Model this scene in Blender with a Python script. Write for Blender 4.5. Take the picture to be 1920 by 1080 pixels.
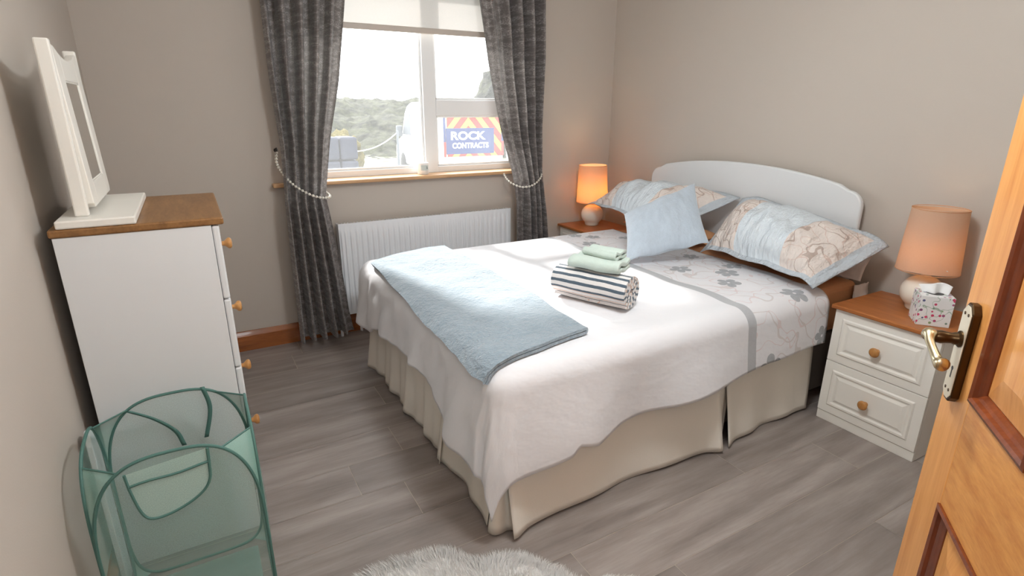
import bpy, math, random
from math import sin, cos, pi, sqrt, atan2, radians
from mathutils import Vector, Matrix, noise
for o in list(bpy.data.objects): bpy.data.objects.remove(o)
S = bpy.context.scene
COL = S.collection
random.seed(7)

# ---------------------------------------------------------------- camera, sky, sun, added fill lights, exposure
cam = bpy.data.cameras.new('camera'); cam_o = bpy.data.objects.new('camera', cam); COL.objects.link(cam_o)
cam.sensor_width = 36; cam.lens = 36*1039.8/1920; cam.clip_start = .02; cam.clip_end = 300
_y, _t, _r = radians(29.597), radians(-18.031), radians(.189)
_f = Vector((sin(_y)*cos(_t), cos(_y)*cos(_t), sin(_t))); _rt = Vector((cos(_y), -sin(_y), 0)); _up = _rt.cross(_f)
_R = _rt*cos(_r)+_up*sin(_r); _U = -_rt*sin(_r)+_up*cos(_r)
m = Matrix((_R, _U, -_f)).transposed().to_4x4(); m.translation = Vector((-2.801, -3.4338, 1.3871))
cam_o.matrix_world = m
S.camera = cam_o

w = bpy.data.worlds.new('sky'); S.world = w; w.use_nodes = True
bg = w.node_tree.nodes['Background']
bg.inputs['Color'].default_value = (.93, .965, 1, 1); bg.inputs['Strength'].default_value = 3.9

def light(name, kind, energy, color, loc, size=.1, direction=None, **kw):
    l = bpy.data.lights.new(name, kind); l.energy = energy; l.color = color
    if kind == 'SUN': l.angle = size
    elif kind == 'AREA': l.size = size
    else: l.shadow_soft_size = size
    for k, v in kw.items(): setattr(l, k, v)
    o = bpy.data.objects.new(name, l); COL.objects.link(o); o.location = loc
    if direction: o.rotation_euler = Vector(direction).to_track_quat('-Z', 'Y').to_euler()
    return o
light('sun', 'SUN', 7.6, (1, .97, .94), (0, 12, 8), radians(4.5), (.06, -1, -.655))
port = light('window_sky_portal', 'AREA', 1, (1, 1, 1), (-1.53, .19, 1.55), 1.5, (0, -1, 0))
port.data.shape = 'RECTANGLE'; port.data.size_y = 1.1; port.data.cycles.is_portal = True
light('room_fill_light', 'POINT', 33, (.90, .965, 1), (-1.8, -2.45, 2.02), .12)  # added fill from an unseen source, brightens the whole room
light('hall_fill_light', 'POINT', 14, (.90, .965, 1), (-2.66, -3.82, 1.66), .2)  # added fill behind the viewer, stands in for a camera flash
S.view_settings.view_transform = 'Standard'; S.view_settings.look = 'None'
S.view_settings.gamma = 1; S.view_settings.use_curve_mapping = False
S.view_settings.exposure = 0.62

# ---------------------------------------------------------------- materials
def srgb(r, g, b):
    f = lambda c: (c/255/12.92) if c/255 <= .04045 else ((c/255+.055)/1.055)**2.4
    return (f(r), f(g), f(b), 1)
class NT:
    def __init__(s, name):
        s.m = bpy.data.materials.new(name); s.m.use_nodes = True
        s.t = s.m.node_tree; s.n = s.t.nodes; s.l = s.t.links
        s.p = s.n['Principled BSDF']; s.out = s.n['Material Output']
    def node(s, typ, ins={}, **kw):
        n = s.n.new(typ)
        for k, v in kw.items(): setattr(n, k, v)
        for k, v in ins.items(): s.set(n.inputs[k], v)
        return n
    def set(s, sock, v):
        if isinstance(v, bpy.types.NodeSocket): s.l.new(v, sock)
        else: sock.default_value = v
    def math(s, op, *a, clamp=False):
        n = s.n.new('ShaderNodeMath'); n.operation = op; n.use_clamp = clamp
        for i, v in enumerate(a): s.set(n.inputs[i], v)
        return n.outputs[0]
    def mix(s, f, a, b, mode='MIX'):
        n = s.n.new('ShaderNodeMix'); n.data_type = 'RGBA'; n.blend_type = mode
        s.set(n.inputs[0], f); s.set(n.inputs[6], a); s.set(n.inputs[7], b); return n.outputs[2]
    def coord(s, kind='Object', scale=(1, 1, 1), rot=(0, 0, 0)):
        c = s.node('ShaderNodeTexCoord'); mp = s.node('ShaderNodeMapping', {'Scale': scale, 'Rotation': rot})
        s.l.new(c.outputs[kind], mp.inputs['Vector']); return mp.outputs[0]
    def noise(s, vec, scale, detail=4, rough=.55, out='Fac'):
        return s.node('ShaderNodeTexNoise', {'Vector': vec, 'Scale': scale, 'Detail': detail, 'Roughness': rough}).outputs[out]
    def ramp(s, f, stops):
        n = s.n.new('ShaderNodeValToRGB'); e = n.color_ramp.elements
        while len(e) < len(stops): e.new(.5)
        for x, (p, c) in zip(e, stops): x.position = p; x.color = c
        s.l.new(f, n.inputs[0]); return n.outputs[0]
    def bump(s, h, strength=.3, dist=.01):
        b = s.node('ShaderNodeBump', {'Height': h, 'Strength': strength, 'Distance': dist})
        s.l.new(b.outputs[0], s.p.inputs['Normal'])
    def done(s, color=None, rough=.6, metal=0, spec=.5, sheen=0, coat=0):
        if color is not None: s.set(s.p.inputs['Base Color'], color)
        s.set(s.p.inputs['Roughness'], rough); s.p.inputs['Metallic'].default_value = metal
        s.p.inputs['Specular IOR Level'].default_value = spec
        s.p.inputs['Sheen Weight'].default_value = sheen; s.p.inputs['Coat Weight'].default_value = coat
        return s.m
def sc(c, k): return (min(c[0]*k, 1), min(c[1]*k, 1), min(c[2]*k, 1), 1)
def plain(name, c, rough=.5, metal=0, spec=.5, var=.05, scale=8, bump=.05, bscale=60, stretch=(1, 1, 1), sheen=0, coat=0):
    t = NT(name); v = t.coord('Object', stretch)
    col = t.mix(t.noise(v, scale), sc(c, 1-var), sc(c, 1+var))
    if bump: t.bump(t.noise(v, bscale, 3), bump, .004)
    return t.done(col, rough, metal, spec, sheen, coat)
def wood(name, dark, light_, stretch=(1, 1, 1), scale=6, rough=.35, coat=.0):
    t = NT(name); v = t.coord('Object', stretch)
    n1 = t.noise(v, scale, 6, .65); n2 = t.noise(v, scale*5, 3, .6)
    f = t.math('ADD', t.math('MULTIPLY', n1, .7), t.math('MULTIPLY', n2, .3))
    col = t.ramp(f, [(.32, dark), (.68, light_)])
    t.bump(n2, .06, .002)
    return t.done(col, rough, spec=.45, coat=coat)

M = {}
M['wall'] = plain('wall_paint', srgb(195, 185, 175), .75, var=.015, scale=2, bump=.08, bscale=220, spec=.2)
M['ceil'] = plain('ceiling_paint', srgb(238, 234, 228), .9, var=.01)
M['white'] = plain('white_laminate', srgb(222, 223, 224), .38, var=.012, scale=4, bump=0)
M['cream'] = plain('cream_laminate', srgb(240, 236, 228), .4, var=.012, scale=4, bump=0)
M['rad'] = plain('radiator_enamel', srgb(230, 231, 234), .3, var=.01, bump=0)
M['upvc'] = plain('window_frame_plastic', srgb(240, 240, 240), .3, var=.01, bump=0)
M['oak'] = wood('oak_top', srgb(112, 76, 42), srgb(158, 114, 68), (9, 1.2, 9), 3.2, .38)
M['pine'] = wood('pine_stand_top', srgb(150, 86, 40), srgb(190, 118, 62), (9, 1.2, 9), 3, .36)
M['knob'] = wood('pine_knob', srgb(176, 118, 62), srgb(206, 150, 88), (2, 2, 2), 12, .35)
M['sillwood'] = wood('sill_wood', srgb(186, 140, 98), srgb(218, 178, 136), (1, 8, 8), 3, .35)
M['skirting'] = wood('skirting_wood', srgb(120, 62, 26), srgb(168, 98, 46), (1, 12, 12), 3, .22, .3)
M['door'] = wood('door_wood', srgb(212, 136, 66), srgb(242, 178, 106), (14, 14, .9), 2.2, .3, .2)
M['rail'] = wood('door_rail_wood', srgb(200, 124, 54), srgb(236, 170, 94), (3, 3, 16), 3, .3, .2)
M['mould'] = wood('door_moulding_wood', srgb(98, 44, 18), srgb(138, 68, 30), (10, 10, 1.5), 3, .25, .3)
M['mirrorwood'] = plain('white_painted_wood', srgb(232, 228, 220), .4, var=.02, bump=.06, bscale=40)
M['plate'] = plain('brass_painted_reflection', srgb(226, 216, 194), .36, .45, var=.05, scale=25, bump=.02)  # pale tone holds the reflection of the white bedside chest
M['brass'] = plain('aged_brass', srgb(206, 192, 160), .26, 1, var=.12, scale=25, bump=.03)
M['darkbrass'] = plain('dark_bronze', srgb(84, 66, 46), .3, 1, var=.2, scale=30, bump=.03)
M['beige'] = plain('beige_plastic', srgb(196, 184, 174), .5, bump=0)
M['black'] = plain('dark_metal', srgb(36, 32, 30), .45, var=.1)
M['divan'] = plain('divan_fabric', srgb(118, 110, 104), .9, var=.08, scale=40, bump=.3, bscale=300)
M['sheet'] = plain('tan_sheet', srgb(206, 150, 106), .8, var=.06, scale=14, bump=.35, bscale=24)
M['whitecloth'] = plain('white_cotton', srgb(232, 224, 218), .85, var=.03, bump=.3, bscale=30)
M['valance'] = plain('beige_valance_cloth', srgb(234, 227, 216), .88, var=.04, scale=5, bump=.12, bscale=260, spec=.2)
M['ceramic'] = plain('glazed_ceramic', srgb(240, 232, 218), .22, var=.01, bump=0)
M['bead'] = plain('pearl_bead', srgb(226, 220, 208), .16, .25, var=.05, bump=0)
M['mint'] = plain('mint_terry', srgb(200, 214, 205), .95, var=.07, scale=30, bump=.55, bscale=240, spec=.1, sheen=.3)
M['tissue'] = plain('tissue_paper', srgb(244, 244, 244), .9, var=.02, bump=.3, bscale=40)
M['fur'] = plain('sheep_wool', srgb(220, 217, 214), .9, var=.04, scale=9, bump=0, spec=.15, sheen=.4)
M['wax'] = plain('candle_wax', srgb(242, 238, 228), .5, bump=0)
M['label'] = plain('candle_label', srgb(196, 208, 208), .6, bump=0)
M['ink'] = plain('grey_ink', srgb(90, 100, 104), .6, bump=0)

def m_mirror():
    t = NT('mirror_glass'); v = t.coord()
    return t.done(t.mix(t.noise(v, 3), (.86, .88, .86, 1), (.9, .92, .9, 1)), .02, 1)
M['mirror'] = m_mirror()
def m_floor():
    t = NT('grey_oak_planks')
    a = t.node('ShaderNodeAttribute', attribute_name='tone')
    c = t.node('ShaderNodeTexCoord')
    off = t.node('ShaderNodeVectorMath', {0: c.outputs['Object'], 1: a.outputs['Vector']}, operation='ADD').outputs[0]
    mp = t.node('ShaderNodeMapping', {'Vector': off, 'Scale': (.9, 6, 1)}).outputs[0]
    n1 = t.noise(mp, 2.2, 5, .6)
    mp2 = t.node('ShaderNodeMapping', {'Vector': off, 'Scale': (2.5, 46, 1)}).outputs[0]
    n2 = t.noise(mp2, 3, 4, .65)
    wv = t.node('ShaderNodeTexWave', {'Vector': mp, 'Scale': .55, 'Distortion': 9, 'Detail': 2, 'Detail Scale': 1.2}, wave_type='RINGS', rings_direction='X').outputs['Fac']
    f = t.math('ADD', t.math('ADD', t.math('MULTIPLY', n1, .72), t.math('MULTIPLY', n2, .2)), t.math('MULTIPLY', wv, .08))
    col = t.ramp(f, [(.25, srgb(112, 102, 97)), (.5, srgb(143, 132, 126)), (.75, srgb(170, 160, 154))])
    sepx = t.node('ShaderNodeSeparateXYZ', {0: a.outputs['Vector']}).outputs[2]
    col = t.mix(1.0, col, t.node('ShaderNodeCombineColor', {0: sepx, 1: sepx, 2: sepx}).outputs[0], 'MULTIPLY')
    t.bump(n2, .12, .002)
    return t.done(col, t.math('ADD', .34, t.math('MULTIPLY', n2, .2)), spec=.45)
M['floor'] = m_floor()
M['seam'] = plain('plank_seam', srgb(184, 170, 156), .7, bump=0)

def smooth(t, v, a, b): return t.node('ShaderNodeMapRange', {'Value': v, 'From Min': a, 'From Max': b, 'To Min': 0., 'To Max': 1.}, clamp=True).outputs[0]
FLOWERS = [(-.80, -.86, .055, .2), (-.66, -.70, .05, 1.1), (-.60, -1.02, .05, .5), (-.74, -.62, .045, 2.), (-.74, -1.52, .055, .9), (-.60, -1.69, .058, 1.7), (-.72, -1.80, .056, .4),
           (-.57, -2.03, .062, 1.2), (-.43, -2.27, .05, .1), (-.80, -2.34, .07, .6), (-.52, -.84, .045, .3), (-.50, -1.36, .045, .9), (-.48, -1.62, .05, 2.2)]
def m_duvet():
    t = NT('duvet_cover'); uv = t.node('ShaderNodeUVMap', uv_map='UVMap').outputs[0]
    s = t.node('ShaderNodeSeparateXYZ', {0: uv}); u, v = s.outputs[0], s.outputs[1]
    white = srgb(227, 226, 229); grey = srgb(176, 177, 180)
    # outline scrolls
    nz = t.noise(uv, 6.5, 1, .4); line = t.math('LESS_THAN', t.math('ABSOLUTE', t.math('SUBTRACT', nz, .5)), .012)
    nz2 = t.noise(t.node('ShaderNodeVectorMath', {0: uv, 1: (4, 9, 0)}, operation='ADD').outputs[0], 8, 1, .4)
    line2 = t.math('LESS_THAN', t.math('ABSOLUTE', t.math('SUBTRACT', nz2, .47)), .009)
    base = t.mix(line, white, srgb(212, 206, 206)); base = t.mix(line2, base, srgb(221, 208, 209))
    wob = t.math('MULTIPLY', t.math('SUBTRACT', t.noise(uv, 40, 2), .5), .012)
    fm = None
    for (fx, fy, fr, ph) in FLOWERS:
        dx = t.math('SUBTRACT', u, fx); dy = t.math('SUBTRACT', v, fy)
        d = t.math('SQRT', t.math('ADD', t.math('MULTIPLY', dx, dx), t.math('MULTIPLY', dy, dy)))
        an = t.math('ARCTAN2', dy, dx)
        pet = t.math('ABSOLUTE', t.math('SINE', t.math('ADD', t.math('MULTIPLY', an, 2.5), ph)))
        r = t.math('ADD', t.math('MULTIPLY', t.math('POWER', pet, .45), fr*.62), fr*.38)
        k = t.math('LESS_THAN', t.math('ADD', d, wob), r)
        k = t.math('MULTIPLY', k, t.math('GREATER_THAN', d, fr*.13))
        fm = k if fm is None else t.math('MAXIMUM', fm, k)
    fcol = t.mix(t.noise(uv, 60, 2), srgb(150, 152, 156), srgb(182, 184, 188))
    flor = t.mix(fm, base, fcol)
    isf = t.math('GREATER_THAN', u, -.895); isb = t.math('MULTIPLY', t.math('GREATER_THAN', u, -.945), t.math('LESS_THAN', u, -.895))
    col = t.mix(isf, white, flor); col = t.mix(isb, col, t.mix(t.noise(uv, 90, 2), grey, sc(grey, 1.12)))
    w1 = t.node('ShaderNodeMapping', {'Vector': uv, 'Scale': (1, 1.6, 1), 'Rotation': (0, 0, .5)}).outputs[0]
    h = t.math('ADD', t.noise(w1, 9, 3, .5), t.math('MULTIPLY', t.noise(uv, 700, 1), .02))
    t.bump(h, .22, .02)
    return t.done(col, .82, spec=.2, sheen=.1)
M['duvet'] = m_duvet()
def m_pillow():
    t = NT('scroll_pillowcase'); uv = t.node('ShaderNodeUVMap', uv_map='UVMap').outputs[0]
    s = t.node('ShaderNodeSeparateXYZ', {0: uv}); u, v = s.outputs[0], s.outputs[1]
    sv = t.node('ShaderNodeMapping', {'Vector': uv, 'Scale': (1, .6, 1)}).outputs[0]
    nz = t.noise(sv, 7, 1.2, .4); line = t.math('LESS_THAN', t.math('ABSOLUTE', t.math('SUBTRACT', nz, .5)), .011)
    nz2 = t.noise(t.node('ShaderNodeVectorMath', {0: sv, 1: (3, 5, 0)}, operation='ADD').outputs[0], 10, 1, .4)
    line2 = t.math('LESS_THAN', t.math('ABSOLUTE', t.math('SUBTRACT', nz2, .53)), .011)
    pat = t.mix(line, srgb(224, 213, 206), srgb(186, 168, 158)); pat = t.mix(line2, pat, srgb(212, 190, 180))
    satin = t.mix(t.noise(uv, 5), srgb(204, 214, 222), srgb(222, 228, 232))
    mid = t.math('MULTIPLY', t.math('GREATER_THAN', u, .30), t.math('LESS_THAN', u, .70))
    col = t.mix(mid, pat, satin)
    eu = t.math('GREATER_THAN', t.math('ABSOLUTE', t.math('SUBTRACT', u, .5)), .445)
    ev = t.math('GREATER_THAN', t.math('ABSOLUTE', t.math('SUBTRACT', v, .5)), .43)
    edge = t.math('MAXIMUM', eu, ev)
    col = t.mix(edge, col, srgb(188, 195, 202))
    wr = t.node('ShaderNodeMapping', {'Vector': uv, 'Scale': (3, .8, 1), 'Rotation': (0, 0, -.25)}).outputs[0]
    t.bump(t.noise(wr, 5, 4, .6), .8, .05)
    rg = t.math('SUBTRACT', .72, t.math('MULTIPLY', t.math('MAXIMUM', mid, edge), .34))
    return t.done(col, rg, spec=.4)
M['pillow'] = m_pillow()
def m_plush(name, c, stretch=(1, 1, 1), sheen=.5, hz=60, bs=.8):
    t = NT(name); v = t.coord('Object', stretch)
    a = t.noise(v, 10, 4, .6); b = t.noise(v, hz, 3, .7)
    col = t.mix(t.math('ADD', t.math('MULTIPLY', a, .7), t.math('MULTIPLY', b, .3)), sc(c, .82), sc(c, 1.15))
    t.bump(t.math('ADD', a, t.math('MULTIPLY', b, .35)), bs, .03)
    return t.done(col, .95, spec=.15, sheen=sheen)
M['throw'] = m_plush('blue_fleece', srgb(143, 158, 169))
M['throwedge'] = m_plush('blue_fleece_edge', srgb(132, 156, 172))
M['cushion'] = m_plush('blue_plush', srgb(186, 198, 210), (2.2, 2.2, .5), .5, 40, .2)
def m_stripe():
    t = NT('striped_terry'); uv = t.node('ShaderNodeUVMap', uv_map='UVMap').outputs[0]
    u = t.node('ShaderNodeSeparateXYZ', {0: uv}).outputs[0]   # metres round the roll
    f = t.math('FRACT', t.math('ADD', t.math('MULTIPLY', u, 1/.026), t.math('MULTIPLY', t.noise(t.coord(), 30, 2), .12)))
    g = t.math('FRACT', t.math('MULTIPLY', u, 1/.208))
    dark = t.math('LESS_THAN', f, .42)
    warm = t.math('LESS_THAN', g, .38)
    dcol = t.mix(warm, srgb(84, 98, 110), srgb(212, 184, 168))
    col = t.mix(dark, srgb(226, 222, 220), dcol)
    t.bump(t.noise(t.coord(), 260, 2), .6, .004)
    return t.done(col, .95, spec=.1, sheen=.3)
M['stripe'] = m_stripe()
def m_curtain():
    t = NT('curtain_brocade'); uv = t.node('ShaderNodeUVMap', uv_map='UVMap').outputs[0]
    a = t.noise(t.node('ShaderNodeMapping', {'Vector': uv, 'Scale': (3, 13, 1)}).outputs[0], 3, 5, .65)
    b = t.noise(t.node('ShaderNodeMapping', {'Vector': uv, 'Scale': (30, 60, 1)}).outputs[0], 3, 3, .6)
    k = t.node('ShaderNodeTexVoronoi', {'Vector': uv, 'Scale': 16.}, feature='F1').outputs['Distance']
    met = t.math('MULTIPLY', smooth(t, a, .44, .58), smooth(t, b, .4, .6))
    met = t.math('MAXIMUM', met, t.math('MULTIPLY', smooth(t, k, .3, .2), t.math('MULTIPLY', smooth(t, b, .35, .6), .4)))
    col = t.mix(met, srgb(100, 92, 90), srgb(164, 158, 154))
    t.bump(t.math('ADD', a, t.math('MULTIPLY', b, .5)), .25, .006)
    m = t.done(col, t.math('SUBTRACT', .62, t.math('MULTIPLY', met, .28)), spec=.5, sheen=.25)
    tr = t.node('ShaderNodeBsdfTranslucent', {'Color': t.mix(.6, col, (.7, .67, .63, 1))}); mx = t.node('ShaderNodeMixShader', {0: .055})
    t.l.new(t.p.outputs[0], mx.inputs[1]); t.l.new(tr.outputs[0], mx.inputs[2]); t.l.new(mx.outputs[0], t.out.inputs[0])
    return m
M['curtain'] = m_curtain()
def m_blind():
    t = NT('blind_fabric'); v = t.coord(); n = t.noise(v, 200, 2)
    col = t.mix(n, srgb(232, 230, 226), srgb(242, 240, 238)); t.done(col, .8, spec=.1)
    tr = t.node('ShaderNodeBsdfTranslucent', {'Color': (.9, .88, .86, 1)}); mx = t.node('ShaderNodeMixShader', {0: .24})
    t.l.new(t.p.outputs[0], mx.inputs[1]); t.l.new(tr.outputs[0], mx.inputs[2])
    tp = t.node('ShaderNodeBsdfTransparent'); mx2 = t.node('ShaderNodeMixShader', {0: .05})
    t.l.new(mx.outputs[0], mx2.inputs[1]); t.l.new(tp.outputs[0], mx2.inputs[2]); t.l.new(mx2.outputs[0], t.out.inputs[0])
    return t.m
M['blind'] = m_blind()
def m_glass():
    t = NT('hazy_window_glass'); n = t.noise(t.coord(), 1.6, 3)
    t.done((.9, .9, .9, 1), .03)
    tp = t.node('ShaderNodeBsdfTransparent', {'Color': (.98, .985, .98, 1)})
    ds = t.node('ShaderNodeBsdfTranslucent', {'Color': (1, 1, 1, 1)})
    gl = t.node('ShaderNodeBsdfGlossy', {'Roughness': .02})
    m1 = t.node('ShaderNodeMixShader', {0: t.math('ADD', .015, t.math('MULTIPLY', n, .04))})
    t.l.new(tp.outputs[0], m1.inputs[1]); t.l.new(ds.outputs[0], m1.inputs[2])
    m2 = t.node('ShaderNodeMixShader', {0: .03}); t.l.new(m1.outputs[0], m2.inputs[1]); t.l.new(gl.outputs[0], m2.inputs[2])
    t.l.new(m2.outputs[0], t.out.inputs[0]); return t.m
M['glass'] = m_glass()
def m_shade():
    t = NT('lampshade_fabric'); v = t.coord('Object', (60, 60, 240)); n = t.noise(v, 2, 2)
    col = t.mix(n, srgb(206, 180, 158), srgb(216, 192, 170)); t.done(col, .8, spec=.15); t.bump(n, .2, .002)
    tr = t.node('ShaderNodeBsdfTranslucent', {'Color': srgb(244, 204, 150)}); mx = t.node('ShaderNodeMixShader', {0: .36})
    t.l.new(t.p.outputs[0], mx.inputs[1]); t.l.new(tr.outputs[0], mx.inputs[2]); t.l.new(mx.outputs[0], t.out.inputs[0])
    return t.m
M['shade'] = m_shade()
def m_bulb(name, k):
    t = NT(name); t.done((1, .85, .6, 1)); t.p.inputs['Emission Color'].default_value = (1, .74, .43, 1); t.p.inputs['Emission Strength'].default_value = k
    return t.m
M['bulb_dim'] = m_bulb('lit_bulb_near', 8); M['bulb_bright'] = m_bulb('lit_bulb_far', 46)
def m_net(name, c, cover):
    t = NT(name); t.done(c, .6, spec=.3)
    n = t.noise(t.node('ShaderNodeUVMap', uv_map='UVMap').outputs[0], 420, 1)
    tp = t.node('ShaderNodeBsdfTransparent'); mx = t.node('ShaderNodeMixShader', {0: t.math('ADD', 1-cover-.16, t.math('MULTIPLY', n, .32), clamp=True)})
    t.l.new(t.p.outputs[0], mx.inputs[1]); t.l.new(tp.outputs[0], mx.inputs[2]); t.l.new(mx.outputs[0], t.out.inputs[0])
    return t.m
TEAL = srgb(150, 188, 177)
M['net'] = m_net('teal_net', TEAL, .30)
M['netdense'] = m_net('teal_net_dense', srgb(188, 216, 206), .62)
M['netsolid'] = m_net('teal_gusset', srgb(142, 182, 170), .66)
M['tealtrim'] = plain('teal_trim', srgb(76, 116, 108), .6, bump=.3, bscale=200)
def m_floral():
    t = NT('floral_card'); v = t.coord('Object')
    vo = t.node('ShaderNodeTexVoronoi', {'Vector': v, 'Scale': 62.})
    d = t.math('LESS_THAN', vo.outputs['Distance'], .33)
    rnd = t.node('ShaderNodeSeparateColor', {0: vo.outputs['Color']})
    d = t.math('MULTIPLY', d, t.math('GREATER_THAN', rnd.outputs[1], .45))
    c = t.ramp(rnd.outputs[0], [(.2, srgb(206, 70, 110)), (.45, srgb(150, 90, 130)), (.65, srgb(84, 92, 130)), (.85, srgb(140, 170, 130))])
    ln = t.math('LESS_THAN', t.math('ABSOLUTE', t.math('SUBTRACT', t.noise(v, 24, 1), .5)), .012)
    base = t.mix(ln, srgb(236, 236, 236), srgb(170, 186, 172))
    return t.done(t.mix(d, base, c), .5)
M['floral'] = m_floral()
M['van'] = plain('white_van_paint', srgb(244, 244, 244), .25, var=.01, bump=0)
M['van_dark'] = plain('van_dark_plastic', srgb(96, 100, 106), .5)
M['tyre'] = plain('tyre_rubber', srgb(40, 40, 42), .8)
M['vred'] = plain('chevron_red', srgb(190, 34, 28), .4, bump=0)
M['vyel'] = plain('chevron_yellow', srgb(214, 188, 60), .4, bump=0)
M['vblue'] = plain('sign_blue', srgb(22, 42, 92), .4, bump=0)
M['vwhite'] = plain('sign_white', srgb(240, 244, 250), .4, bump=0)
M['pallet'] = plain('wrapped_block', srgb(60, 62, 72), .85, var=.25, spec=.1, scale=9)
def m_scrub(name, a, b):
    t = NT(name); v = t.coord(); n = t.noise(v, 1.4, 6, .7)
    t.bump(n, 1, .3)
    return t.done(t.ramp(n, [(.38, a), (.62, b)]), .9, spec=.1)
M['scrub'] = m_scrub('scrub_leaves', srgb(12, 15, 10), srgb(60, 62, 46))
M['bush'] = m_scrub('dry_bush', srgb(74, 68, 38), srgb(112, 102, 62))
M['ground'] = m_scrub('gravel_ground', srgb(88, 94, 70), srgb(130, 128, 112))
M['rope'] = plain('white_rope', srgb(220, 214, 206), .8)

# ---------------------------------------------------------------- building helpers
def world_loc(o):
    v = Vector((0, 0, 0))
    while o: v += Vector(o.location); o = o.parent
    return v
def tag(o, label=None, cat=None, group=None, kind=None):
    if label: o['label'] = label
    if cat: o['category'] = cat
    if group: o['group'] = group
    if kind: o['kind'] = kind
    return o
def thing(name, label, cat, loc, group=None, kind=None):
    o = bpy.data.objects.new(name, None); o.empty_display_size = .05; COL.objects.link(o); o.location = loc
    return tag(o, label, cat, group, kind)
class G:
    """collects world-space geometry; build() links it as one mesh object"""
    def __init__(s): s.v = []; s.f = []; s.mi = []; s.uv = []
    def add(s, V, F, mi=0, uv=None):
        n = len(s.v); s.v += [tuple(p) for p in V]
        s.f += [tuple(i+n for i in f) for f in F]; s.mi += [mi]*len(F)
        s.uv += uv if uv else [(0, 0)]*len(V)
        return s
    def box(s, x0, x1, y0, y1, z0, z1, mi=0):
        V = [(x0, y0, z0), (x1, y0, z0), (x1, y1, z0), (x0, y1, z0), (x0, y0, z1), (x1, y0, z1), (x1, y1, z1), (x0, y1, z1)]
        return s.add(V, [(3, 2, 1, 0), (4, 5, 6, 7), (0, 1, 5, 4), (1, 2, 6, 5), (2, 3, 7, 6), (3, 0, 4, 7)], mi)
    def obox(s, o, ex, ey, ez, dx, dy, dz, mi=0):
        """box from corner o along unit axes ex ey ez"""
        o, ex, ey, ez = Vector(o), Vector(ex)*dx, Vector(ey)*dy, Vector(ez)*dz
        V = [o, o+ex, o+ex+ey, o+ey, o+ez, o+ex+ez, o+ex+ey+ez, o+ey+ez]
        F = [(3, 2, 1, 0), (4, 5, 6, 7), (0, 1, 5, 4), (1, 2, 6, 5), (2, 3, 7, 6), (3, 0, 4, 7)]
        if ex.cross(ey).dot(ez) < 0: F = [f[::-1] for f in F]
        return s.add(V, F, mi)
    def grid(s, fn, nu, nv, mi=0, uvfn=None, closeu=False, flip=False):
        V = []; U = []
        for i in range(nu):
            for j in range(nv):
                u = i/(nu if closeu else nu-1); v = j/(nv-1)
                V.append(fn(u, v)); U.append(uvfn(u, v) if uvfn else (u, v))
        F = []
        for i in range(nu if closeu else nu-1):
            for j in range(nv-1):
                a = i*nv+j; b = ((i+1) % nu)*nv+j
                F.append((a, b, b+1, a+1) if not flip else (a, a+1, b+1, b))
        return s.add(V, F, mi, U)
    def lathe(s, prof, c, n=32, mi=0, axis=(0, 0, 1)):
        ax = Vector(axis).normalized(); e1 = ax.orthogonal().normalized(); e2 = ax.cross(e1); c = Vector(c)
        k = len(prof)
        V = [c+ax*z+e1*(r*cos(2*pi*i/n))+e2*(r*sin(2*pi*i/n)) for i in range(n) for (r, z) in prof]
        F = [(i*k+j, ((i+1) % n)*k+j, ((i+1) % n)*k+j+1, i*k+j+1) for i in range(n) for j in range(k-1)]
        if prof[0][0] > 1e-5: F.append(tuple(i*k for i in range(n))[::-1])
        if prof[-1][0] > 1e-5: F.append(tuple(i*k+k-1 for i in range(n)))
        return s.add(V, F, mi)
    def tube(s, pts, r, n=8, mi=0, closed=False):
        pts = [Vector(p) for p in pts]; N = len(pts); rr = r if isinstance(r, (list, tuple)) else [r]*N
        V = []; ref = None
        for i, p in enumerate(pts):
            a = pts[(i-1) % N] if (closed or i > 0) else p; b = pts[(i+1) % N] if (closed or i < N-1) else p
            t = (b-a).normalized()
            if ref is None: ref = t.orthogonal()
            ref = (ref-t*ref.dot(t)).normalized(); q = t.cross(ref)
            V += [p+ref*(rr[i]*cos(2*pi*k/n))+q*(rr[i]*sin(2*pi*k/n)) for k in range(n)]
        F = []
        for i in range(N if closed else N-1):
            a = i*n; b = ((i+1) % N)*n
            F += [(a+k, a+(k+1) % n, b+(k+1) % n, b+k) for k in range(n)]
        if not closed: F += [tuple(range(n))[::-1], tuple((N-1)*n+k for k in range(n))]
        return s.add(V, F, mi)
    def prism(s, poly, o, ex, ey, ez, depth, mi=0):
        o, ex, ey, ez = Vector(o), Vector(ex), Vector(ey), Vector(ez)
        n = len(poly); A = [o+ex*a+ey*b for a, b in poly]; V = A+[p+ez*depth for p in A]
        F = [tuple(range(n))[::-1], tuple(range(n, 2*n))]+[(i, (i+1) % n, n+(i+1) % n, n+i) for i in range(n)]
        if ex.cross(ey).dot(ez) < 0: F = [f[::-1] for f in F]
        return s.add(V, F, mi)
    def ribbon(s, line, th, o, ew, en, el, length, mi=0, nl=14, wob=0):
        """a thick cloth strip: centre line (w, n) in 2-D, swept along el"""
        o, ew, en, el = Vector(o), Vector(ew), Vector(en), Vector(el); N = len(line)
        P = [Vector((a, b)) for a, b in line]; off = []; arc = [0]
        for i in range(N):
            t = (P[min(i+1, N-1)]-P[max(i-1, 0)]).normalized(); nn = Vector((-t.y, t.x)); off.append(nn)
            if i: arc.append(arc[-1]+(P[i]-P[i-1]).length)
        ring = [P[i]+off[i]*th/2 for i in range(N)]+[P[i]-off[i]*th/2 for i in range(N-1, -1, -1)]
        ua = arc+arc[::-1]; K = len(ring); V = []; U = []
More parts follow.
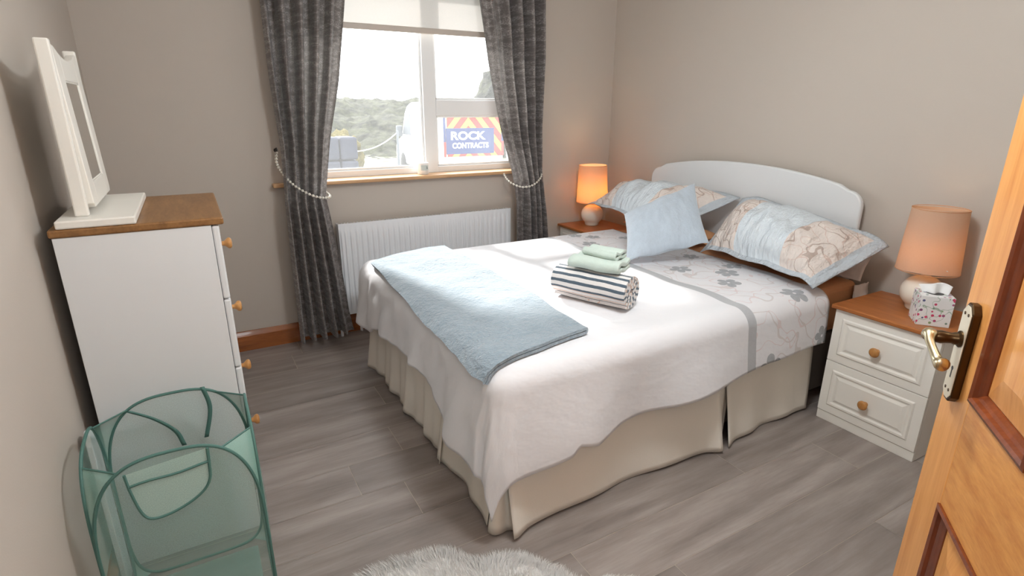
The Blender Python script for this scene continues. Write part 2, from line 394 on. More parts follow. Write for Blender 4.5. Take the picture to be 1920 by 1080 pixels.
        for j in range(nl+1):
            l = j/nl
            for i, q in enumerate(ring):
                p = o+ew*q.x+en*q.y+el*(length*l)
                if wob: p = p+Vector((1, 1, 1))*wob*noise.noise(p*9)
                V.append(p); U.append((ua[i], l*length))
        F = [(j*K+i, j*K+(i+1) % K, (j+1)*K+(i+1) % K, (j+1)*K+i) for j in range(nl) for i in range(K)]
        F += [(i, i+1, 2*N-2-i, 2*N-1-i)[::-1] for i in range(N-1)]
        b = nl*K; F += [(b+i, b+i+1, b+2*N-2-i, b+2*N-1-i) for i in range(N-1)]
        return s.add(V, F, mi, U)
    def build(s, name, mats, parent=None, smooth=False, bevel=0, seg=2, sub=0, solid=0, loc=None, angle=40, label=None, fix=True):
        mats = mats if isinstance(mats, (list, tuple)) else [mats]
        if parent is not None: og = world_loc(parent); lc = (0, 0, 0)
        else:
            if loc is None:
                xs, ys, zs = zip(*s.v); loc = ((min(xs)+max(xs))/2, (min(ys)+max(ys))/2, min(zs))
            og = Vector(loc); lc = og
        me = bpy.data.meshes.new(name); me.from_pydata([(p[0]-og.x, p[1]-og.y, p[2]-og.z) for p in s.v], [], s.f)
        for mt in mats: me.materials.append(M[mt] if isinstance(mt, str) else mt)
        me.polygons.foreach_set('material_index', s.mi)
        uvl = me.uv_layers.new(name='UVMap')
        for lp in me.loops: uvl.data[lp.index].uv = s.uv[lp.vertex_index]
        if fix:
            import bmesh
            b = bmesh.new(); b.from_mesh(me); bmesh.ops.recalc_face_normals(b, faces=b.faces); b.to_mesh(me); b.free()
        o = bpy.data.objects.new(name, me); COL.objects.link(o); o.location = lc
        if parent is not None: o.parent = parent
        if smooth: me.polygons.foreach_set('use_smooth', [True]*len(me.polygons))
        if bevel:
            md = o.modifiers.new('bevel', 'BEVEL'); md.width = bevel; md.segments = seg; md.limit_method = 'ANGLE'; md.angle_limit = radians(35)
            md.harden_normals = False
        if solid:
            md = o.modifiers.new('solid', 'SOLIDIFY'); md.thickness = solid; md.offset = -1
        if sub:
            md = o.modifiers.new('sub', 'SUBSURF'); md.levels = sub; md.render_levels = sub
        if smooth and angle < 180: me.set_sharp_from_angle(angle=radians(angle))
        if label: o['label'] = label
        return o
def kids(o): return [c for c in bpy.data.objects if c.parent == o]
def copy_tree(o, parent=None):
    c = o.copy(); COL.objects.link(c)
    if parent: c.parent = parent
    for ch in kids(o): copy_tree(ch, c)
    return c
def struct(g, name, mat, label, cat, **kw):
    return tag(g.build(name, mat, **kw), label, cat, kind='structure')
def interp(x, tab):
    if x <= tab[0][0]: return tab[0][1]
    for (a, p), (b, q) in zip(tab, tab[1:]):
        if x <= b: return p+(q-p)*(x-a)/(b-a)
    return tab[-1][1]
def ss(x, a=0., b=1.):
    t = max(0, min(1, (x-a)/(b-a))); return t*t*(3-2*t)
def spline(pts, n):
    P = [Vector(p) for p in pts]; P = [P[0]*2-P[1]]+P+[P[-1]*2-P[-2]]; out = []
    k = len(P)-3
    for i in range(n+1):
        t = i/n*k; j = min(int(t), k-1); t -= j; a, b, c, d = P[j:j+4]
        out.append(.5*((2*b)+(c-a)*t+(2*a-5*b+4*c-d)*t*t+(3*b-a-3*c+d)*t**3))
    return out
X, Y, Z = Vector((1, 0, 0)), Vector((0, 1, 0)), Vector((0, 0, 1))

# ---------------------------------------------------------------- the room
W0, YF, HC = -3.1844, -3.5, 2.4
def build_floor():
    V, F, mi, tone = [], [], [], []
    def quad(x0, x1, y0, y1, z, k, t):
        n = len(V); V.extend([(x0, y0, z), (x1, y0, z), (x1, y1, z), (x0, y1, z)]); F.append((n, n+1, n+2, n+3)); mi.append(k); tone.append(t)
    y1 = .0; rnd = random.Random(5)
    known = {-1: -1.06, -2: -.63, -3: -1.65, 1: -2.265, 3: -2.2, 5: -2.146, 0: -1.75, 2: -1.15, 4: -1.6}
    for k in range(-12, 12):
        a = -2.055+.205*(k); b = a+.205
        if a > .0 or b < -4.9: continue
        b = min(b, 0.); s = known.get(k, rnd.uniform(-1.3, 0)); x = s-1.28*4
        while x < .05:
            c, d = max(x, W0), min(x+1.28, 0.)
            if d > c: quad(c+.0011, d-.0011, a+.0011, b-.0011, 0, 0, (rnd.uniform(0, 30), rnd.uniform(0, 30), rnd.uniform(.86, 1.08)))
            x += 1.28
    quad(W0-.1, .1, -4.9, .1, -.0012, 1, (0, 0, 1))
    n = len(V); V.extend([(W0-.1, -4.9, -.06), (.1, -4.9, -.06), (.1, .1, -.06), (W0-.1, .1, -.06)]); F.append((n+3, n+2, n+1, n)); mi.append(1); tone.append((0, 0, 1))
    me = bpy.data.meshes.new('floor'); me.from_pydata(V, [], F); me.materials.append(M['floor']); me.materials.append(M['seam'])
    me.polygons.foreach_set('material_index', mi)
    at = me.attributes.new('tone', 'FLOAT_VECTOR', 'FACE')
    for i, t in enumerate(tone): at.data[i].vector = t
    o = bpy.data.objects.new('floor', me); COL.objects.link(o)
    tag(o, 'grey-brown wood plank floor of the bedroom', 'floor', kind='structure')
build_floor()
struct(G().box(W0-.12, .12, -4.9, .12, HC, HC+.1), 'ceiling', 'ceil', 'white ceiling above the bedroom', 'ceiling')
struct(G().box(W0-.12, W0, -4.9, .12, 0, HC), 'wall_left', 'wall', 'taupe wall on the left behind the white chest', 'wall')
struct(G().box(0, .12, -4.9, .12, 0, HC), 'wall_right', 'wall', 'taupe wall behind the white headboard', 'wall')
WX0, WX1, WZ0, WZ1 = -2.30, -.76, .955, 2.12
g = G(); g.box(W0, WX0, 0, .2, 0, HC).box(WX1, 0, 0, .2, 0, HC).box(WX0, WX1, 0, .2, 0, WZ0).box(WX0, WX1, 0, .2, WZ1, HC)
struct(g, 'wall_back', 'wall', 'taupe wall with the window and radiator', 'wall')
DX0, DX1, DH = -3.02, -2.205, 2.02
g = G(); g.box(W0, DX0, YF-.12, YF, 0, HC).box(DX1, 0, YF-.12, YF, 0, HC).box(DX0, DX1, YF-.12, YF, DH, HC)
struct(g, 'wall_front', 'wall', 'taupe wall with the doorway behind the viewer', 'wall')
struct(G().box(W0-.12, .12, -5.0, -4.9, 0, HC), 'wall_hall', 'wall', 'hall wall beyond the doorway', 'wall')
struct(G().box(DX0, DX0+.03, YF-.13, YF+.012, 0, DH).box(DX1-.03, DX1, YF-.13, YF-.0, 0, DH).box(DX0, DX1, YF-.13, YF, DH-.03, DH), 'trim_2', 'door', 'wooden lining of the bedroom doorway', 'door frame', bevel=.003)
def skirt(name, o, d, nrm, L, label):
    g = G(); prof = [(0, 0), (.018, 0), (.018, .085), (.015, .095), (.012, .1), (.009, .112), (.005, .12), (0, .12)]
    g.prism(prof, o, nrm, Z, d, L); struct(g, name, 'skirting', label, 'skirting board', smooth=True, angle=30)
skirt('baseboard_back', (W0, 0, 0), X, -Y, -W0, 'glossy brown wooden skirting board under the window')
skirt('baseboard_right', (0, 0, 0), -Y, -X, 3.5, 'brown wooden skirting board behind the bed head')
skirt('baseboard_left', (W0, 0, 0), -Y, X, 3.5, 'brown wooden skirting board behind the white chest')

# window: frame, glass, handle-less sashes
win = thing('window_1', 'white plastic window with a wide mullion and transom', 'window', (-1.53, .13, WZ0+.02), kind='structure')
g = G(); f0, f1 = .095, .165; zb, zt = .972, WZ1
g.box(WX0, WX1, f0, f1, zb, 1.012).box(WX0, WX1, f0, f1, zt-.05, zt).box(WX0, WX0+.05, f0, f1, zb, zt).box(WX1-.05, WX1, f0, f1, zb, zt)
g.box(-1.455, -1.368, f0-.006, f1, zb, zt).box(-1.368, WX1, f0-.004, f1, 1.335, 1.432)
struct_part = g.build('frame', 'upvc', win, bevel=.005)
g = G()
for (a, b, c, d) in ((-2.25, -1.455, 1.012, 2.07), (-1.368, -.81, 1.012, 1.335), (-1.368, -.81, 1.432, 2.07)):
    for (p, q, r, s_) in ((a, a+.014, c, d), (b-.014, b, c, d), (a, b, c, c+.014), (a, b, d-.014, d)): g.box(p, q, f0+.012, f0+.03, r, s_)
g.build('glazing_bead', 'upvc', win, bevel=.004)
for (a, b, c, d) in ((-2.25, -1.455, 1.012, 2.07), (-1.368, -.81, 1.012, 1.335), (-1.368, -.81, 1.432, 2.07)):
    G().box(a, b, .135, .139, c, d).build('glass', 'glass', win)
struct(G().box(-2.421, -.64, -.06, .0, .952, .974).box(WX0+.001, WX1-.001, 0, .097, .9555, .9739), 'trim_1', 'sillwood', 'pale wooden window sill board', 'window sill', bevel=.006)

bl = thing('roller_blind', 'white translucent roller blind pulled part way down the window', 'blind', (-1.53, .045, 1.83))
G().box(WX0+.012, WX1-.012, .044, .0455, 1.84, 2.07).build('fabric', 'blind', bl)
G().box(WX0+.012, WX1-.012, .038, .052, 1.813, 1.846).build('bottom_bar', 'beige', bl, bevel=.005)
G().lathe([(0, 0), (.024, 0), (.024, 1.515), (0, 1.515)], (WX0+.012, .055, 2.085), 20, axis=X).build('roller', 'upvc', bl, smooth=True)

# candle on the sill
ca = thing('candle_jar', 'small white candle jar with a grey label on the window sill', 'candle', (-1.5, .03, .974))
G().lathe([(0, 0), (.033, 0), (.036, .004), (.036, .068), (.037, .072), (.033, .074), (.032, .06), (0, .06)], (-1.5, .03, .974), 32).build('jar', 'upvc', ca, smooth=True)
def arc_patch(c, r, a0, a1, z0, z1): return lambda u, v: (c[0]+r*sin(a0+(a1-a0)*u), c[1]-r*cos(a0+(a1-a0)*u), z0+(z1-z0)*v)
G().grid(arc_patch((-1.5, .03), .0365, -.7, .9, 1.0, 1.033), 12, 2).build('label', 'label', ca, smooth=True)
g = G(); p = arc_patch((-1.5, .03), .037, 0, 1, 1.008, 1.026)
for u0, v0, u1, v1 in ((.32, 0, .45, 1), (.45, 1, .58, 0), (.36, .35, .54, .35)): g.tube([p(u0, v0), p(u1, v1)], .0011, 5)
g.build('printed_mark', 'ink', ca)
G().lathe([(0, 0), (.0316, 0), (.0316, .004), (0, .004)], (-1.5, .03, 1.032), 24).build('wax', 'wax', ca, smooth=True)

# radiator
ra = thing('radiator', 'white ribbed panel radiator under the window', 'radiator', (-1.507, -.07, .148))
rx0, rx1, rz0, rz1 = -2.097, -.918, .148, .7227
def rad_front(u, v):
    x = rx0+.012+(rx1-rx0-.024)*u; ph = (x-rx0)/.0338*2*pi; rib = ss(.5+.9*sin(ph))
    e = ss(v, .04, .09)*ss(1-v, .04, .09)
    return (x, -.098-.008*rib*e, rz0+.012+(rz1-rz0-.024)*v)
g = G(); g.grid(rad_front, 420, 24)
g.box(rx0, rx1, -.097, -.085, rz0, rz1).build('panel', 'rad', ra, smooth=True, angle=50, fix=False)
g = G().box(rx0, rx0+.006, -.094, -.03, rz0+.01, rz1-.004).box(rx1-.006, rx1, -.094, -.03, rz0+.01, rz1-.004).box(rx0, rx1, -.04, -.03, rz0+.02, rz1-.02)
g.build('side_cover', 'rad', ra, bevel=.002)
g = G()
for i in range(60): x = rx0+.01+i*(rx1-rx0-.02)/59; g.box(x-.002, x+.002, -.085, -.04, rz1-.012, rz1-.004)
g.build('top_grille', 'rad', ra)
for x in (rx0+.15, rx1-.19): G().box(x, x+.04, -.032, -.0005, rz0+.05, rz1-.08).build('wall_bracket', 'rad', ra)
g = G().tube([(rx0-.03, -.065, .0), (rx0-.03, -.065, .17), (rx0+.01, -.065, .19)], .009, 10).lathe([(0, 0), (.018, .004), (.02, .03), (.016, .055), (0, .06)], (rx0-.03, -.065, .16), 20)
g.build('valve', 'rad', ra, smooth=True)

# ---------------------------------------------------------------- curtains, tiebacks
def curtain(label, L, R, flat, n, ph, ztop=2.22, zbot=.06):
    NU, NZ = 150, 64
    def fn(u, v):
        z = zbot+(ztop-zbot)*v; xl, xr = interp(z, L), interp(z, R)
        wst = math.exp(-((z-.93)/.16)**2)
        wd = xr-xl
        # the flat leading panel takes its share, the rest is pleated
        amp = .062*(1-.45*wst)*(1+.25*noise.noise((u*4, z*.9, ph)))
        if flat > 0: k = ss(u, flat*.75, flat*1.25)
        elif flat < 0: k = ss(1-u, -flat*.75, -flat*1.25)
        else: k = 1
        q = 2*pi*n*(u+.012*noise.noise((u*3, z*1.6, ph+9)))+ph
        w_ = 2*(.5+.5*sin(q))**1.9-.8
        y = -.10-.055*(1-ss(z, .8, 1.3))-.03*wst*sin(pi*u)**.7-amp*w_*(.25+.75*k)
        x = xl+wd*(u-.5/n/2/pi*.9*sin(2*q)*k*(sin(pi*u)**.5))
        y += .012*noise.noise((x*5, z*3, ph)); return (x, min(y, -.03 if z > 1.05 else -.112), z)
    W = 1.1
    g = G().grid(fn, NU, NZ, uvfn=lambda u, v: (u*W, v*2.2))
    g.f = list(g.f)
    o = g.build('curtain', 'curtain', None, smooth=True, angle=180, loc=((L[0][1]+R[0][1])/2, -.09, zbot))
    return tag(o, label, 'curtain', 'curtains at the window')
curtain('grey-brown patterned curtain tied back at the left of the window',
        [(.06, -2.392), (.5, -2.388), (.88, -2.383), (1.05, -2.372), (1.2, -2.366), (1.53, -2.38), (1.9, -2.38), (2.3, -2.385)],
        [(.06, -2.07), (.19, -2.09), (.45, -2.112), (.71, -2.136), (.9, -2.158), (1.05, -2.128), (1.2, -2.098), (1.52, -2.02), (1.93, -1.948), (2.3, -1.9)], -.16, 5.0, .4)
curtain('grey-brown patterned curtain tied back at the right of the window',
        [(.06, -.895), (.46, -.902), (.75, -.912), (.92, -.93), (1.0, -.945), (1.18, -.99), (1.39, -1.04), (1.66, -1.094), (2.0, -1.148), (2.3, -1.19)],
        [(.06, -.672), (.5, -.68), (.81, -.708), (.99, -.71), (1.35, -.694), (1.7, -.684), (2.04, -.687), (2.3, -.687)], .34, 5.2, 1.9)
pole = thing('curtain_pole', 'pale curtain pole above the window, out of view', 'curtain pole', (-1.53, -.09, 2.24))
G().lathe([(0, 0), (.014, 0), (.014, 2.1), (0, 2.1)], (-2.58, -.088, 2.25), 18, axis=X).build('rod', 'upvc', pole, smooth=True)
for x in (-2.5, -.56): G().box(x-.012, x+.012, -.1, -.0005, 2.226, 2.242).build('bracket', 'upvc', pole)
def tieback(label, pts, nb):
    r = thing('beaded_tieback', label, 'curtain tieback', pts[0], 'beaded curtain tiebacks')
    P = spline(pts, 160); L = [0]
    for a, b in zip(P, P[1:]): L.append(L[-1]+(b-a).length)
    G().tube(P[::4], .0022, 6).build('cord', 'bead', r, smooth=True)
    g = G(); nn = 8; rad = .0078
    g.lathe([(rad*sin(pi*i/8), -rad*cos(pi*i/8)) for i in range(9)], pts[0], 12)
    first = None; j = 0
    for k in range(nb):
        d = L[-1]*(k+.5)/nb
        while L[j+1] < d: j += 1
        p = P[j].lerp(P[j+1], (d-L[j])/(L[j+1]-L[j]))
        if first is None: first = b = g.build('bead', 'bead', r, smooth=True)
        else: b = first.copy(); COL.objects.link(b); b.parent = r
        b.location = p-Vector(pts[0])
tieback('string of pearly beads holding the left curtain to its hook',
        [(-2.378, -.03, 1.15), (-2.389, -.085, 1.08), (-2.345, -.19, .995), (-2.27, -.222, .935), (-2.2, -.215, .905), (-2.142, -.17, .9), (-2.142, -.09, .915), (-2.16, -.035, .94)], 32)
tieback('string of pearly beads looped round the right curtain',
        [(-.70, -.03, 1.1), (-.692, -.085, 1.0), (-.73, -.19, .945), (-.81, -.226, .895), (-.89, -.215, .88), (-.95, -.16, .905), (-.958, -.09, .94), (-.94, -.035, .965)], 30)
for lab, x, z in (('small dark hook on the wall left of the left curtain', -2.378, 1.155), ('small dark hook on the wall behind the right curtain', -.70, 1.105)):
    h = thing('tieback_hook', lab, 'hook', (x, 0, z), 'tieback hooks')
    G().lathe([(0, 0), (.011, 0), (.011, .004), (.004, .008), (.004, .012)], (x, 0, z), 16, axis=-Y).build('rose', 'black', h, smooth=True)
    G().tube([(x, -.008, z), (x, -.03, z-.006), (x, -.04, z+.004), (x, -.038, z+.016)], .0042, 8).build('prong', 'black', h, smooth=True)

# ---------------------------------------------------------------- chest of drawers
KN = [(0, 0), (.009, 0), (.008, .006), (.0075, .012), (.011, .018), (.0175, .024), (.019, .029), (.0175, .034), (.012, .037), (0, .038)]
def chest():
    r = thing('chest_of_drawers', 'tall white chest of drawers with a brown wooden top by the left wall', 'chest of drawers', (-2.95, -1.356, 0))
    x0, x1, y0, y1 = -3.145, -2.758, -1.629, -1.083
    g = G().box(x0, x1-.02, y0, y0+.018, 0, 1.06).box(x0, x1-.02, y1-.018, y1, 0, 1.06).box(x0+.001, x0+.006, y0+.018, y1-.018, .02, 1.05).box(x0+.006, x1-.03, y0+.018, y1-.018, .13, .148).box(x1-.05, x1-.03, y0+.018, y1-.018, .01, .13).box(x0+.006, x1-.021, y0+.018, y1-.018, 1.04, 1.059)
    g.build('carcass', 'white', r, bevel=.0015)
    G().box(x1-.0195, x1-.002, y0+.0005, y1-.0005, 0, .146).build('plinth', 'white', r, bevel=.002)
    G().box(x0-.006, x1+.014, y0-.004, y1+.010, 1.0605, 1.082).build('top', 'oak', r, bevel=.005)
    for k in range(4):
        b = 1.058-.2275*k; a = b-.2245
        d = G().box(x1-.019, x1, y0+.001, y1-.001, a, b).build('drawer', 'white', r, bevel=.005)
        G().lathe(KN, (x1, -1.356, (a+b)/2), 24, axis=X).build('knob', 'knob', d, smooth=True, angle=60)
chest()
# ---------------------------------------------------------------- dressing mirror
mi_ = thing('dressing_mirror', 'white wooden dressing mirror standing on the tall chest', 'mirror', (-3.05, -1.37, 1.082))
G().box(-3.132, -2.955, -1.632, -1.125, 1.0822, 1.1035).build('base', 'mirrorwood', mi_, bevel=.004)
for y in (-1.575, -1.165):
    G().box(-3.094, -3.062, y, y+.022, 1.1035, 1.547).build('post', 'mirrorwood', mi_, bevel=.004)
def mirror_panel():
    # local frame: s along y, t up the tilted panel
    o = Vector((-3.067, -1.552, 1.122)); top = Vector((-3.083, -1.552, 1.545)); et = (top-o).normalized(); H = (top-o).length; n = Y.cross(et).normalized()
    if n.x < 0: n = -n
    Wd = .386; b = .074
    gx0, gx1, gz0, gz1 = b+.005, Wd-b-.005, .062, H-.095
    outer = [(.012, 0), (Wd-.012, 0), (Wd, .012), (Wd, H)]
    topc = [(Wd, H), (Wd-.035, H), (Wd-.045, H-.012)]+[(Wd-.045-(Wd-.09)*i/12, H-.012-.016*sin(pi*i/12)) for i in range(1, 12)]+[(.045, H-.012), (.035, H), (0, H)]
    g = G(); D = .02
    # frame as four members
    g.prism([(0, .012), (.012, 0), (gx0, 0), (gx0, H-.026), (.03, H-.012), (0, H-.01)], o, Y, et, n, D)
    g.prism([(gx1, 0), (Wd-.012, 0), (Wd, .012), (Wd, H-.01), (Wd-.03, H-.012), (gx1, H-.026)], o, Y, et, n, D)
    g.prism([(gx0, 0), (gx1, 0), (gx1, gz0), (gx0, gz0)], o, Y, et, n, D)
    g.prism([(gx0, gz1), (gx1, gz1)]+[(gx1-(gx1-gx0)*i/10, H-.026-.012*sin(pi*i/10)) for i in range(11)], o, Y, et, n, D)
    fr = g.build('frame', 'mirrorwood', mi_, bevel=.0025)
    g = G()
    for (a, c, e, f) in ((gx0, gx0+.004, gz0, gz1), (gx1-.004, gx1, gz0, gz1), (gx0, gx1, gz0, gz0+.004), (gx0, gx1, gz1-.004, gz1)):
        g.obox(o+Y*a+et*e+n*.016, Y, et, n, c-a, f-e, .0035)
    g.build('inner_beading', 'mirrorwood', fr, bevel=.002)
    G().obox(o+Y*(gx0-.004)+et*(gz0-.004)+n*.012, Y, et, n, gx1-gx0+.008, gz1-gz0+.008, .005).build('glass', 'mirror', mi_, label='silvered mirror glass')
mirror_panel()

# ---------------------------------------------------------------- bedside chests
def bedside(label):
    x0, x1, y0, y1 = -.03, -.404, -2.55, -2.132
    r = thing('bedside_chest', label, 'bedside chest', (-.21, (y0+y1)/2, 0), 'bedside chests')
    G().box(x1+.02, x0, y0, y0+.016, 0, .545).box(x1+.02, x0, y1-.016, y1, 0, .545).box(x0-.006, x0-.001, y0+.016, y1-.016, .02, .54).box(x1+.021, x0-.006, y0+.016, y1-.016, .03, .046).box(x1+.021, x0-.006, y0+.016, y1-.016, .53, .544).build('carcass', 'cream', r, bevel=.002)
    G().box(x1+.004, x1+.02, y0, y1, 0, .044).build('plinth', 'cream', r, bevel=.002)
    G().box(x1-.018, x0+.0, y0-.014, y1+.014, .5455, .5645).build('top', 'pine', r, bevel=.005)
    for a, b in ((.299, .543), (.047, .296)):
        g = G(); o = Vector((x1+.019, y1-.001, a)); w_, h_ = y1-y0-.002, b-a
        g.obox(o, -Y, Z, -X, w_, h_, .019)
        def ring(i0, d0, i1, d1):
            P = lambda i, d: [(i, i, d), (w_-i, i, d), (w_-i, h_-i, d), (i, h_-i, d)]
            V = [o-Y*p[0]+Z*p[1]-X*(.019+p[2]) for p in P(i0, d0)+P(i1, d1)]
            g.add(V, [(k, (k+1) % 4, 4+(k+1) % 4, 4+k) for k in range(4)])
        # raised panel: moulding, valley, field
        for p in ((.036, .0005, .042, .005), (.042, .005, .05, .005), (.05, .005, .058, .0008), (.058, .0008, .062, .0008), (.062, .0008, .074, .0052)): ring(*p)
        q = .074; g.add([o-Y*s_+Z*t_-X*.0242 for s_, t_ in ((q, q), (w_-q, q), (w_-q, h_-q), (q, h_-q))], [(0, 1, 2, 3)])
        d = g.build('drawer', 'cream', r, bevel=.0012, fix=False)
        G().lathe([(0, 0), (.011, 0), (.009, .008), (.012, .014), (.0195, .02), (.021, .025), (.018, .03), (.01, .032), (0, .0325)], (x1-.005, (y0+y1)/2+.006, (a+b)/2-.006), 28, axis=-X).build('knob', 'knob', d, smooth=True, angle=60)
    return r
bs = bedside('cream bedside chest with two drawers between the bed and the open door')
b2 = copy_tree(bs); b2.location = (-.275, -.265, 0); b2['label'] = 'brown-topped bedside chest in the corner beyond the bed'

def lamp(label, loc, tilt, power):
    r = thing('table_lamp', label, 'lamp', loc, 'bedside table lamps')
    c = Vector(loc)
    R_ = .081
    prof = [(0, 0), (.045, 0), (.05, .006)]+[(R_*sin(a), .078-R_*.92*cos(a)) for a in [radians(40+k*9) for k in range(15)]]+[(.016, .156), (.012, .17), (0, .17)]
    G().lathe(prof, c, 40).build('base', 'ceramic', r, smooth=True, angle=60)
    G().lathe([(.012, .165), (.012, .2), (.0, .2)], c, 16).build('bulb_holder', 'cream', r, smooth=True)
    G().lathe([(0, .2), (.012, .202), (.016, .22), (.027, .245), (.03, .265), (.024, .287), (.012, .297), (0, .299)], c, 20).build('bulb', power, r, smooth=True)
    z0, z1, r0, r1 = .172, .432, .114, .099
    cc = c+Vector((0, 0, 0)); a = Vector((tilt[0], tilt[1], 1))
    g = G().lathe([(r0, z0), (r1, z1), (r1-.002, z1), (r0-.002, z0), (r0, z0)], cc, 56, axis=a)
    sh = g.build('shade', 'shade', r, smooth=True, angle=30)
    g = G().tube([cc+a.normalized()*(z0+.001)+Vector((cos(t), sin(t), 0))*r0 for t in [2*pi*i/48 for i in range(48)]], .0016, 6, closed=True)
    g.build('rim', 'sheet', sh, smooth=True)
    g = G().tube([cc+a.normalized()*(z1)+Vector((cos(t), sin(t), 0))*r1 for t in [2*pi*i/48 for i in range(48)]], .0016, 6, closed=True)
    g.build('rim', 'sheet', sh, smooth=True)
    g = G()
    for k in range(3):
        t = 2*pi*k/3; g.tube([c+Z*.198+Vector((cos(t), sin(t), 0))*.013, c+Z*.2+Vector((cos(t), sin(t), 0))*(r0-.004)], .0015, 5)
    g.build('shade_carrier', 'cream', r)
    return r
lamp('lit lamp with tan shade and round white base beside the tissue box', (-.165, -2.342, .565), (.05, .03), 'bulb_dim')
lamp('lit lamp with tan shade and round white base in the corner beyond the bed', (-.292, -.205, .565), (-.03, 0), 'bulb_bright')

tb = thing('tissue_box', 'white tissue box with pink and purple flowers on the near bedside chest', 'tissue box', (-.292, -2.43, .565))
def tissue():
    a = radians(52); e1 = Vector((cos(a), -sin(a), 0)); e2 = Vector((sin(a), cos(a), 0)); s_ = .112; c = Vector((-.292, -2.44, .565))
    o = c-e1*s_/2-e2*s_/2
    # left-facing and front-facing sides
    G().obox(o, e1, e2, Z, s_, s_, .122).build('carton', 'floral', tb, bevel=.0015)
    G().lathe([(0, 0), (.03, 0), (.03, .0006), (0, .0006)], c+Z*.1222, 24).build('slot', 'black', tb, label='dark oval opening')
    def fn(u, v):
        t = (u-.5)*2; r = .036*(1-.25*v)*(.7+.5*v)
        return c+e1*(t*.04*(1+.4*v))+e2*(.012*sin(3*pi*u+1)*(1-v*.4)+.018*v-.004)+Z*(.121+.045*v*(1-.45*abs(t)**1.5)+.006*sin(5*u+v*3)*v)
    G().grid(fn, 24, 10).build('tissue', 'tissue', tb, smooth=True, solid=.0008, angle=180)
tissue()

# ---------------------------------------------------------------- bed
BX, BN, BF = -2.045, -2.045, -.545
bed = thing('bed', 'double bed with arched white headboard and beige valance', 'bed', (-1.05, -1.295, 0))
G().box(BX+.02, -.09, BN+.02, BF-.02, .055, .36).build('divan_base', 'divan', bed, bevel=.01)
for x in (-1.95, -.2):
    for y in (-1.93, -.66): G().lathe([(0, 0), (.03, 0), (.03, .055), (0, .055)], (x, y, 0), 16).build('castor', 'black', bed)
mt = G().box(BX+.005, -.08, BN+.008, BF-.008, .362, .597).build('mattress', 'sheet', bed, bevel=.03, seg=4, label='mattress in a tan fitted sheet')
def crumple(u, v):
    p = Vector((-.15+.115*u, -2.046-.03*sin(pi*u)*sin(pi*v), .40+.19*v)); k = noise.noise(p*30)
    return p+Vector((0, -.012-.018*abs(k), .01*k))
G().grid(crumple, 14, 18).build('sheet_corner', 'whitecloth', mt, smooth=True, solid=.004, angle=180, label='crumpled white sheet corner')
def headboard():
    yc = -1.262; hw = .709; poly = []
    top = lambda d: 1.092-.135*d*d
    poly.append((hw, .30)); n = 26
    rr = .075; zt = top(hw)-.012
    for i in range(9): a = pi/2*i/8; poly.append((hw-rr+rr*cos(a), zt-rr+rr*sin(a)))
    for i in range(1, n): d = (hw-rr)*(1-2*i/n); poly.append((d, max(top(d)-.012*(abs(d)/(hw-rr))**3, 0)))
    for i in range(9): a = pi/2*i/8; poly.append((-hw+rr-rr*sin(a), zt-rr+rr*cos(a)))
    poly.append((-hw, .30))
    G().prism(poly, (-.040, yc, 0), Y, Z, -X, .028).build('headboard', 'white', bed, smooth=True, bevel=.008, seg=3, angle=35)
    for y in (-.95, -1.57): G().box(-.04, -.03, y-.03, y+.03, .06, .7).build('headboard_strut', 'black', bed)
headboard()
def valance(ax, a0, a1, seed, flare0, flare1, waves, end0=0, end1=0):
    """one hanging panel; ax: function (s, outward) -> (x, y)"""
    L = abs(a1-a0)
    def fn(u, v):
        s = a0+(a1-a0)*u; z = .358-.352*v
        f = (flare0+(flare1-flare0)*u)*v**1.2
        q = sin(u*waves*2*pi+seed)+.6*sin(u*waves*4.7*pi+seed*2.3)
        f += .012*v*q+.01*v*noise.noise((s*3, seed, z*2))
        f += end0*v*math.exp(-(u*L/.05)**2)+end1*v*math.exp(-((1-u)*L/.05)**2)
        x, y = ax(s, .012+f); return (x, y, z+.004*q*v+.004)
    return G().grid(fn, max(24, int(L/.016)), 16, uvfn=lambda u, v: (u*L, v*.36)).build('valance_panel', 'valance', bed, smooth=True, solid=.003, angle=180)
near = lambda s, f: (s, BN-f)
foot = lambda s, f: (BX-f, s)
far = lambda s, f: (s, BF+f)
valance(near, -2.05, -1.035, .6, .028, .03, 1.2, .03, .028)
valance(near, -1.02, -.955, 2.0, .012, .01, .5, 0, 0)
valance(near, -.99, -.40, 1.2, .03, .012, 1.1, .02, 0)
valance(foot, -2.03, -1.58, 1.1, .03, .02, 1.0, .0, .02)
valance(foot, -1.62, -.56, 3.4, .02, .03, 4.0, .03, .02)
valance(far, -2.03, -.40, 4.2, .02, .01, 3)
def corner_fold(u, v):
    a = radians(165+130*u); z = .358-.352*v; r = .012+.040*v+.016*v*sin(u*pi*2)
    return (BX+r*cos(a)+.004, BN+r*sin(a)+.004, z)
G().grid(corner_fold, 14, 12).build('valance_panel', 'valance', bed, smooth=True, solid=.003, angle=180)

